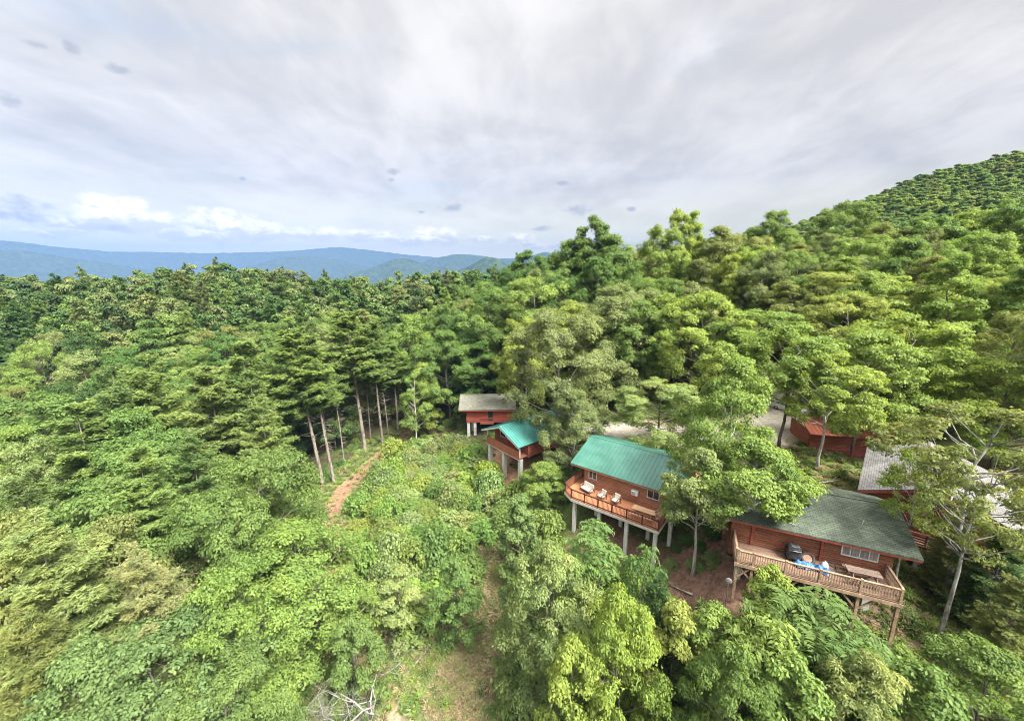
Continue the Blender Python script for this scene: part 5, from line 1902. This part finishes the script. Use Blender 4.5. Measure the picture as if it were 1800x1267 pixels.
for i, (lb_, px, py, ln, an) in enumerate(lab_sticks):
    t_ = 20.0
    while t_ < 90 and D(px, py, t_)[2] > gz(*D(px, py, t_)[:2]):
        t_ += 0.2
    c_ = D(px, py, t_)
    e_ = lambda k: np.array([c_[0] + k * math.cos(an) * ln / 2, c_[1] + k * math.sin(an) * ln / 2, gz(c_[0] + k * math.cos(an) * ln / 2, c_[1] + k * math.sin(an) * ln / 2) + .22])
    sb = MB()
    sb.tube([e_(-1), e_(-.3), e_(.3), e_(1)], [.085, .075, .06, .03], 6)
    sb.tube([e_(.2), e_(.6) + np.array([.25, .25, .25])], [.035, .012], 5)
    STICKS.append((c_[0], c_[1]))
    tag(sb.obj('fallen_branch', M['dead_wood'], None, True), lb_, 'branch')

# ------------------------------------------------------------------ woods: every nearer tree is a tree
def inside(x, y, poly):
    c = False
    j = len(poly) - 1
    for i in range(len(poly)):
        if (poly[i][1] > y) != (poly[j][1] > y) and x < (poly[j][0] - poly[i][0]) * (y - poly[i][1]) / (poly[j][1] - poly[i][1]) + poly[i][0]:
            c = not c
        j = i
    return c


CLEAR = [(-2, 8), (-9.5, 18), (-17, 29), (-24, 38), (-30, 48), (-31, 60), (-27, 76), (-12, 77), (1, 79), (3, 64), (10, 62), (20, 62), (36, 70), (50, 66), (50, 54), (58, 48), (52, 34), (46, 26), (44, 8)]
rng = np.random.default_rng(11)
REGION_COL = {
    'left': (['mid', 'deep', 'mid', 'bright', 'blue', 'deep', 'olive', 'mid', 'dark', 'pale'], 'left valley forest'),
    'crest': (['deep', 'mid', 'olive', 'deep', 'dark', 'bright', 'mid', 'grey', 'pale'], 'forest ridge at left'),
    'mid': (['mid', 'bright', 'deep', 'mid', 'grey', 'lime', 'blue'], 'woods behind the cabins'),
    'right': (['bright', 'lime', 'mid', 'bright', 'olive', 'yellow', 'grey', 'lime', 'mid'], 'woods on the right'),
}
KINDS_B = ['oak_a', 'oak_b', 'oak_c', 'poplar_a', 'poplar_b', 'maple_b', 'oak_c', 'oak_a']
cand = []
for gx_ in np.arange(-200, 220, 6.6):
    for gy_ in np.arange(14, 220, 6.6):
        x, y = gx_ + rng.uniform(-2.6, 2.6), gy_ + rng.uniform(-2.6, 2.6)
        u = rng.random(6)
        cand.append((x, y, u))
cand.sort(key=lambda c: math.hypot(c[0], c[1]))
SKIP = set()
AUTO = []
far_pts = []
n_auto = 0
for ci, (x, y, u) in enumerate(cand):
    d = math.hypot(x, y)
    if y < 0.62 * abs(x) - 8 or inside(x, y, CLEAR) or seg_dist(np.array([x]), np.array([y]), ROAD)[0] < 5.5:
        continue
    if d < 34 and x > -14:
        continue
    reg = 'crest' if (x < 10 and d > 130) else ('left' if x < -14 else ('mid' if x < 14 + .1 * y else 'right'))
    near_r = 3.4 if d < 70 else 4.2
    if any((x - a) ** 2 + (y - b_) ** 2 < max(near_r, 0.55 * r_) ** 2 for a, b_, r_ in PLACED):
        continue
    cols, where = REGION_COL[reg]
    colr = cols[int(u[0] * len(cols)) % len(cols)]
    pineish = (reg in ('left',) and u[1] < (0.40 if d < 80 else 0.2)) or (reg == 'crest' and u[1] < 0.14)
    k = ('pine_full', 'pine_full_b')[int(u[2] * 2)] if pineish else KINDS_B[int(u[2] * 8) % 8]
    if pineish:
        colr = 'pinedk' if u[0] < .6 else 'pinelt'
    h = (15.5 + 6.5 * u[3]) if reg != 'right' else (14 + 6 * u[3])
    if pineish:
        h += 2
    wdt = (8.0 + 4.5 * u[4]) * (0.85 if k.startswith(('poplar', 'pine')) else 1.0)
    z = gz(x, y)
    ppx, ppy, pd = proj((x, y, z + h * 0.75))
    if pd < 12 or ppx < -160 or ppx > 1960:
        continue
    if n_auto >= 215:
        far_pts.append((x, y, z, h, wdt, colr, pineish))
        PLACED.append((x, y, wdt / 2))
        continue
    if ci in SKIP:
        PLACED.append((x, y, wdt / 2))
        continue
    n_auto += 1
    what = 'pine' if pineish else 'broadleaf tree'
    lab = '%s %s, %s, %d%% across, %d%% down the photo' % (PAL[colr][1].replace('pine green', 'dull green'), what, where, round(min(max(ppx, 0), 1800) / 18), round(min(max(ppy, 0), 1266) / 12.67))
    o = plant(k, x, y, z + h, wdt, colr, lab, 'trees of the ' + where)
    AUTO.append((ci, o))

# ------------------------------------------------------------------ shrubs on the slope between trail and cabins
SLOPE = [(-5, 24), (-10.5, 31), (-17, 41), (-22.5, 50), (-23.5, 58), (-21, 71), (-10, 66), (-6, 60), (-4, 53), (1, 46), (5.0, 35), (9, 31.5), (14, 27.5), (16, 23), (24, 18), (30, 19), (29, 15), (14, 16), (0, 20)]
sh = 0
scand = []
for gx_ in np.arange(-26, 32, 2.5):
    for gy_ in np.arange(14, 72, 2.5):
        scand.append((gx_ + rng.uniform(-.8, .8), gy_ + rng.uniform(-.8, .8), rng.random(6)))
UNDER = []
for x, y, u in scand:
    if not inside(x, y, SLOPE) or any(abs(x - a) < 2.4 and abs(y - b_) < 2.4 for a, b_ in STICKS):
        continue
    q1 = np.array([x]), np.array([y])
    if seg_dist(*q1, TRAIL)[0] < 2.6 or seg_dist(*q1, BARE)[0] < 2.5 or seg_dist(*q1, LITTER)[0] < 2.2 or seg_dist(*q1, LITTER2)[0] < 2.0:
        continue
    if inside(x, y, [(-9, 18), (1, 18), (0, 34), (-8, 34)]) and u[4] > 0.25:
        continue
    if any((x - a) ** 2 + (y - b_) ** 2 < (0.45 * r_) ** 2 for a, b_, r_ in PLACED if r_ < 4):
        continue
    cols = ['bright', 'pale', 'lime', 'pale', 'bright', 'pale', 'bright', 'lime', 'mid', 'bright']
    colr = cols[int(u[0] * 10)]
    z = gz(x, y)
    h = 1.3 + 2.9 * u[1] ** 1.3
    wd_ = 2.3 + 1.0 * u[2] + 0.35 * h
    px_, py_, pd = proj((x, y, z + h * .6))
    if pd < 14 or px_ < -60 or px_ > 1860 or py_ > 1330:
        continue
    where = 'shrub slope above the trail' if px_ < 880 else ('slope below the furnished deck' if px_ < 1240 else 'slope below the weathered deck')
    lab = '%s bush, %s, %d%% across, %d%% down the photo' % (PAL[colr][1], where, round(px_ / 18), round(min(py_, 1266) / 12.67))
    plant('bush_%d' % int(u[3] * 4), x, y, z + h, wd_, colr, lab, 'bushes on the slope', jitter=0.1)
    sh += 1
print('COUNT auto', n_auto, 'shrubs', sh)


# ------------------------------------------------------------------ far woods and undergrowth: masses nobody could count
def low_tree(seed, H, Rad, base, shape, n_lobe=18, n_cl=8, n_leaf=44, leaf=0.62):
    return broadleaf(seed, H, Rad, base, shape, n_lobe, n_cl, n_leaf, leaf, 0.7, cl_r=1.1, wood=False)[1]


FAR = [low_tree(70, 17, 5.2, .12, 'round'), low_tree(71, 17, 5.2, .12, 'wide'), low_tree(72, 18, 4.6, .1, 'ovate'), low_tree(73, 19, 4.2, .1, 'cone'), pine(74, 20, 4.2, 0.12, 13, 0.5, stub=False, needle=0.75)[1]]


def mass(name, meshes, pts, cols, scales, label, cat, mat):
    """one object: a point per plant, each drawn with one of the given plant meshes"""
    me = bpy.data.meshes.new(name)
    n = len(pts)
    me.vertices.add(n)
    me.vertices.foreach_set('co', np.asarray(pts, dtype=np.float32).ravel())
    a = me.attributes.new('col', 'FLOAT_COLOR', 'POINT')
    a.data.foreach_set('color', np.concatenate([np.asarray(cols), np.ones((n, 1))], 1).astype(np.float32).ravel())
    a = me.attributes.new('scl', 'FLOAT_VECTOR', 'POINT')
    a.data.foreach_set('vector', np.asarray(scales, dtype=np.float32).ravel())
    a = me.attributes.new('rot', 'FLOAT_VECTOR', 'POINT')
    r0 = np.zeros((n, 3))
    r0[:, 2] = np.random.default_rng(3).random(n) * 6.28
    a.data.foreach_set('vector', r0.astype(np.float32).ravel())
    kidx = np.random.default_rng(5).integers(0, len(meshes), n)
    a = me.attributes.new('kid', 'INT', 'POINT')
    a.data.foreach_set('value', kidx.astype(np.int32))
    me.update()
    o = link(name, me)
    tag(o, label, cat, kind='stuff')
    ng = bpy.data.node_groups.new(name, 'GeometryNodeTree')
    ng.interface.new_socket('Geometry', in_out='INPUT', socket_type='NodeSocketGeometry')
    ng.interface.new_socket('Geometry', in_out='OUTPUT', socket_type='NodeSocketGeometry')
    gi, go = ng.nodes.new('NodeGroupInput'), ng.nodes.new('NodeGroupOutput')
    jn = ng.nodes.new('GeometryNodeJoinGeometry')

    def attr(nm, typ):
        q = ng.nodes.new('GeometryNodeInputNamedAttribute')
        q.data_type = typ
        q.inputs['Name'].default_value = nm
        return q.outputs[0]
    scl, rot, kid = attr('scl', 'FLOAT_VECTOR'), attr('rot', 'FLOAT_VECTOR'), attr('kid', 'INT')
    for i, ob in enumerate(meshes):
        oi = ng.nodes.new('GeometryNodeObjectInfo')
        oi.transform_space = 'ORIGINAL'
        oi.inputs['Object'].default_value = ob
        sm = ng.nodes.new('GeometryNodeSetMaterial')
        sm.inputs['Material'].default_value = mat
        ng.links.new(oi.outputs['Geometry'], sm.inputs['Geometry'])
        cmpn = ng.nodes.new('FunctionNodeCompare')
        cmpn.data_type = 'INT'
        cmpn.operation = 'EQUAL'
        ng.links.new(kid, cmpn.inputs[2])
        cmpn.inputs[3].default_value = i
        ip = ng.nodes.new('GeometryNodeInstanceOnPoints')
        ng.links.new(gi.outputs[0], ip.inputs['Points'])
        ng.links.new(cmpn.outputs[0], ip.inputs['Selection'])
        ng.links.new(sm.outputs[0], ip.inputs['Instance'])
        ng.links.new(rot, ip.inputs['Rotation'])
        ng.links.new(scl, ip.inputs['Scale'])
        ng.links.new(ip.outputs[0], jn.inputs[0])
    ng.links.new(jn.outputs[0], go.inputs[0])
    md = o.modifiers.new('plants', 'NODES')
    md.node_group = ng
    return o


# the far-tree models stand in the woods themselves, as trees a little beyond the nearer ones
far_src = []
for i, me in enumerate(FAR):
    x, y, z, h, wdt, colr, pz = far_pts[i * 3]
    ppx, ppy, pd = proj((x, y, z + h * .75))
    o = link('pine_tree' if i == 4 else 'broadleaf_tree', None)
    Hh, Rr = ((17, 5.2), (17, 5.2), (18, 4.6), (19, 4.2), (20, 4.2))[i]
    ch = link('crown', me, o)
    o.location, o.scale = (x, y, z), (wdt / 2 / Rr, wdt / 2 / Rr, h / Hh)
    ch.color = (*PAL[colr][0], 1)
    tb = MB()
    tb.tube([(0, 0, -.6), (0, 0, Hh * .6)], [.25, .12], 7)
    link('trunk', tb.mesh('trunk', M['bark']), o)
    tag(o, '%s %s, far edge of woods, %d%% across, %d%% down the photo' % (PAL[colr][1], 'pine' if i == 4 else 'broadleaf tree', min(max(round(ppx / 18), 0), 100), round(ppy / 12.67)), 'pine' if i == 4 else 'tree', 'trees at the far edge of the woods')
    far_src.append(ch)

vc = lambda name: np.array(PAL[name][0])
pts, cols_, scls = [], [], []
for i, (x, y, z, h, wdt, colr, pz) in enumerate(far_pts):
    if i in (0, 3, 6, 9, 12):
        continue
    pts.append((x, y, z - 0.5))
    cols_.append(vc(colr) * (0.78 if x < 20 else 0.95))
    scls.append((wdt / 10, wdt / 10, h / 17))
step = 8.0
r_in = 0
far_names = ['deep', 'mid', 'mid', 'dark', 'olive', 'bright', 'deep', 'grey', 'blue']
hill_names = ['bright', 'mid', 'bright', 'lime', 'mid', 'deep', 'mid', 'olive']
for gx_ in np.arange(-640, 1000, 6.0):
    for gy_ in np.arange(60, 800, 6.0):
        x, y = gx_ + rng.uniform(-3.6, 3.6), gy_ + rng.uniform(-3.6, 3.6)
        d = math.hypot(x, y)
        if d > 780 or (abs(x) < 205 and y < 218) or y < 0.66 * abs(x) - 25:
            continue
        pts.append((x, y, 0))
        nm = hill_names if x > 40 else far_names
        cols_.append(vc(nm[rng.integers(0, len(nm))]) * rng.uniform(.85, 1.15) * (0.9 if x > 40 else 0.78))
        s_ = rng.uniform(.75, 1.55)
        if x > 40:
            s_ *= 0.82
        w_ = s_ * 1.1
        scls.append((w_, w_, (0.92 if x > 40 else 1.0) * rng.uniform(.8, 1.2) * (0.6 + 0.4 * s_)))
for gx_ in np.arange(-1500, 1200, 17):
    for gy_ in np.arange(400, 2100, 17):
        x, y = gx_ + rng.uniform(-8, 8), gy_ + rng.uniform(-8, 8)
        d = math.hypot(x, y)
        if d <= 780 or d > 2000 or y < 0.66 * abs(x):
            continue
        pts.append((x, y, 0))
        cols_.append(vc(far_names[rng.integers(0, len(far_names))]) * rng.uniform(.8, 1.1))
        s_ = rng.uniform(1.7, 2.4)
        scls.append((s_, s_, s_ * .62))
pts = np.array(pts, float)
zz = ground(pts[:, 0], pts[:, 1])
rr_ = np.hypot(pts[:, 0], pts[:, 1])
zz += (vnoise(pts[:, 0], pts[:, 1], 60, 5) - 0.5) * 8 * np.clip((rr_ - 150) / 200, 0, 1) + (vnoise(pts[:, 0], pts[:, 1], 300, 6) - 0.5) * 50 * np.clip((rr_ - 700) / 600, 0, 1)
pts[:, 2] = zz - 0.8
cols_, scls = np.array(cols_), np.array(scls)
print('COUNT far', len(pts))
lf = pts[:, 0] < 40
mass('valley_forest', far_src, pts[lf], cols_[lf], scls[lf], 'mixed green forest covering the ridge and valley below the blue mountains', 'forest', M['leaf_far'])
mass('hillside_forest', far_src[:4], pts[~lf], cols_[~lf], scls[~lf], 'dense green forest covering the steep hill at the right', 'forest', M['leaf_far'])

# low growth over the slope and the forest edge
bush_obs = [o for o in bpy.data.objects if o.name.split('.')[0] == 'bush']
src = []
for mnm in range(4):
    me = KIND['bush_%d' % mnm][2][0]
    src.append(next(o for o in bush_obs if o.data == me))
up, uc, us = [], [], []
for i in range(6000):
    x, y = rng.uniform(-34, 46), rng.uniform(13, 80)
    q1 = np.array([x]), np.array([y])
    tdn, bdn = seg_dist(*q1, TRAIL)[0], seg_dist(*q1, BARE)[0]
    if tdn < (2.6 if y > 36 else 1.2) or seg_dist(*q1, ROAD)[0] < 4.5:
        continue
    pr = 1.0
    if any(abs(x - a) < 1.7 and abs(y - b_ + .5) < 2.0 for a, b_ in STICKS):
        continue
    if tdn < 3.5: pr = 0.75
    if bdn < 2.4: pr = 0.5
    if seg_dist(*q1, LITTER)[0] < 3.4: pr = 0.42
    if seg_dist(*q1, LITTER2)[0] < 3.2: pr = 0.35
    if np.hypot((x - 32) / 9, (y - 39) / 7) < 1.1: pr = 0.06
    if not inside(x, y, SLOPE): pr = min(pr, 0.45)
    if rng.random() > pr:
        continue
    hit = False
    for c_, (x0, x1, y0, y1) in ((c3, (-1.4, 9.6, -.3, 11.5)), (c4, (-.5, 9.6, -.2, 10)), (c5, (-4, 4.4, -1.3, 11.4)), (c2, (-.2, 7.6, -.2, 10.7)), (c1, (-.2, 8.8, -1.2, 6.7)), (c6, (-3.6, 8.7, -1.1, 7.2))):
        a = c_.rotation_euler.z
        lx = math.cos(a) * (x - c_.location.x) + math.sin(a) * (y - c_.location.y)
        ly = -math.sin(a) * (x - c_.location.x) + math.cos(a) * (y - c_.location.y)
        if x0 < lx < x1 and y0 < ly < y1:
            hit = True
    if hit and rng.random() > 0.12:
        continue
    small = tdn < 4 or bdn < 3 or hit
    s_ = rng.uniform(.07, .26) if small else rng.uniform(.2, .45)
    up.append((x, y, gz(x, y) - 0.02))
    uc.append(vc(['bright', 'mid', 'lime', 'pale', 'deep', 'mid'][rng.integers(0, 6)]) * rng.uniform(.8, 1.1))
    us.append((s_, s_, s_ * rng.uniform(.7, 1.1)))
mass('undergrowth', src, up, uc, us, 'low leafy undergrowth over the slope between the trail and the cabins', 'undergrowth', M['leaf_far'])

# grass and dry stalks along the trail, on the bare strip and between the cabins
gsrc = [plant('tuft_a', -5.2, 25.5, gz(-5.2, 25.5) + 0.55, 1.0, 'bright', 'tall grass tuft between the grassy trail and the bare brown strip'), plant('tuft_b', -2.2, 30.2, gz(-2.2, 30.2) + 0.4, 1.3, 'tan', 'dry weed clump on the edge of the bare brown strip')]
gp, gcl, gs = [], [], []
for i in range(16000):
    x, y = rng.uniform(-30, 40), rng.uniform(12, 74)
    if i % 2:
        q_ = [TRAIL, BARE, LITTER, LITTER2][rng.integers(0, 4) % 4 if i % 4 == 1 else rng.integers(0, 2)]
        sg = rng.integers(0, len(q_) - 1)
        f = rng.random()
        x, y = q_[sg][0] + (q_[sg + 1][0] - q_[sg][0]) * f + rng.normal() * 3.0, q_[sg][1] + (q_[sg + 1][1] - q_[sg][1]) * f + rng.normal() * 3.0
    q1 = np.array([x]), np.array([y])
    tdn, bdn = seg_dist(*q1, TRAIL)[0], seg_dist(*q1, BARE)[0]
    if seg_dist(*q1, ROAD)[0] < 4.6 or (tdn < (1.7 if y > 36 else 0.8) and rng.random() < .93) or math.hypot(x, y) < 14:
        continue
    if tdn > 6 and bdn > 5 and not inside(x, y, SLOPE) and np.hypot((x - 32) / 9, (y - 39) / 7) > 1.2 and seg_dist(*q1, LITTER2)[0] > 4:
        continue
    gp.append((x, y, gz(x, y) - 0.03))
    dry = rng.random() < (0.72 if bdn < 2.6 else (0.25 if tdn < 4 else 0.3))
    gcl.append((np.array([0.33, 0.27, 0.17]) if dry else vc(['bright', 'mid', 'pale', 'lime'][rng.integers(0, 4)])) * rng.uniform(.7, 1.1))
    s_ = rng.uniform(.5, 1.3)
    gs.append((s_, s_, s_ * rng.uniform(.5, 1.2)))
mass('trail_grass', gsrc, gp, gcl, gs, 'grass and dry stalks along the trail and the bare brown strip', 'grass', M['leaf_far'])

# ------------------------------------------------------------------ the blue air between here and the mountains
hm = bpy.data.materials.new('haze')
hm.use_nodes = True
h = NT(hm.node_tree)
h.N.clear()
pvn = h.node('ShaderNodeVolumePrincipled')
pvn.inputs['Color'].default_value = (0.115, 0.20, 0.40, 1)
pvn.inputs['Density'].default_value = 1.2e-4
pvn.inputs['Anisotropy'].default_value = -0.4
ho_ = h.node('ShaderNodeOutputMaterial')
h.L.new(pvn.outputs[0], ho_.inputs['Volume'])
hz = MB().box(-12600, 12600, -12600, 12600, -330, 900).obj('haze', hm)
tag(hz, kind='stuff')
hz['label'] = 'pale blue haze over the distant mountains'
hz['category'] = 'haze'

# plants the photo shows nothing of (wholly behind others) are left out
HIDDEN = """broadleaf_tree.097 broadleaf_tree.114 broadleaf_tree.125 pine_tree.027 broadleaf_tree.146 broadleaf_tree.149 broadleaf_tree.152 pine_tree.030 broadleaf_tree.156 broadleaf_tree.162 broadleaf_tree.164 broadleaf_tree.165 broadleaf_tree.166 broadleaf_tree.169 broadleaf_tree.172 broadleaf_tree.176 broadleaf_tree.179 broadleaf_tree.186 broadleaf_tree.189 broadleaf_tree.192 broadleaf_tree.195 broadleaf_tree.198 broadleaf_tree.199 broadleaf_tree.201 broadleaf_tree.202 broadleaf_tree.204 broadleaf_tree.208 broadleaf_tree.217 broadleaf_tree.220 broadleaf_tree.222 broadleaf_tree.224 pine_tree.039 broadleaf_tree.229 broadleaf_tree.235 broadleaf_tree.236 broadleaf_tree.237 broadleaf_tree.238 broadleaf_tree.242 broadleaf_tree.243 broadleaf_tree.244 broadleaf_tree.246 broadleaf_tree.247 broadleaf_tree.249 broadleaf_tree.255 broadleaf_tree.257 broadleaf_tree.258 broadleaf_tree.259 broadleaf_tree.261 broadleaf_tree.263 broadleaf_tree.264 bush.004 bush.005 bush.007 bush.014 bush.020 bush.023 bush.043 bush.098 bush.100 bush.114 bush.117 bush.121 broadleaf_tree.266""".split()
for nm_ in HIDDEN:
    o = bpy.data.objects.get(nm_)
    if o is not None and o not in src and o not in gsrc and o.get('category') in ('tree', 'pine', 'shrub', 'sapling', 'hemlock'):
        for c_ in list(o.children):
            if c_ in far_src:
                break
        else:
            for c_ in list(o.children):
                bpy.data.objects.remove(c_)
            bpy.data.objects.remove(o)
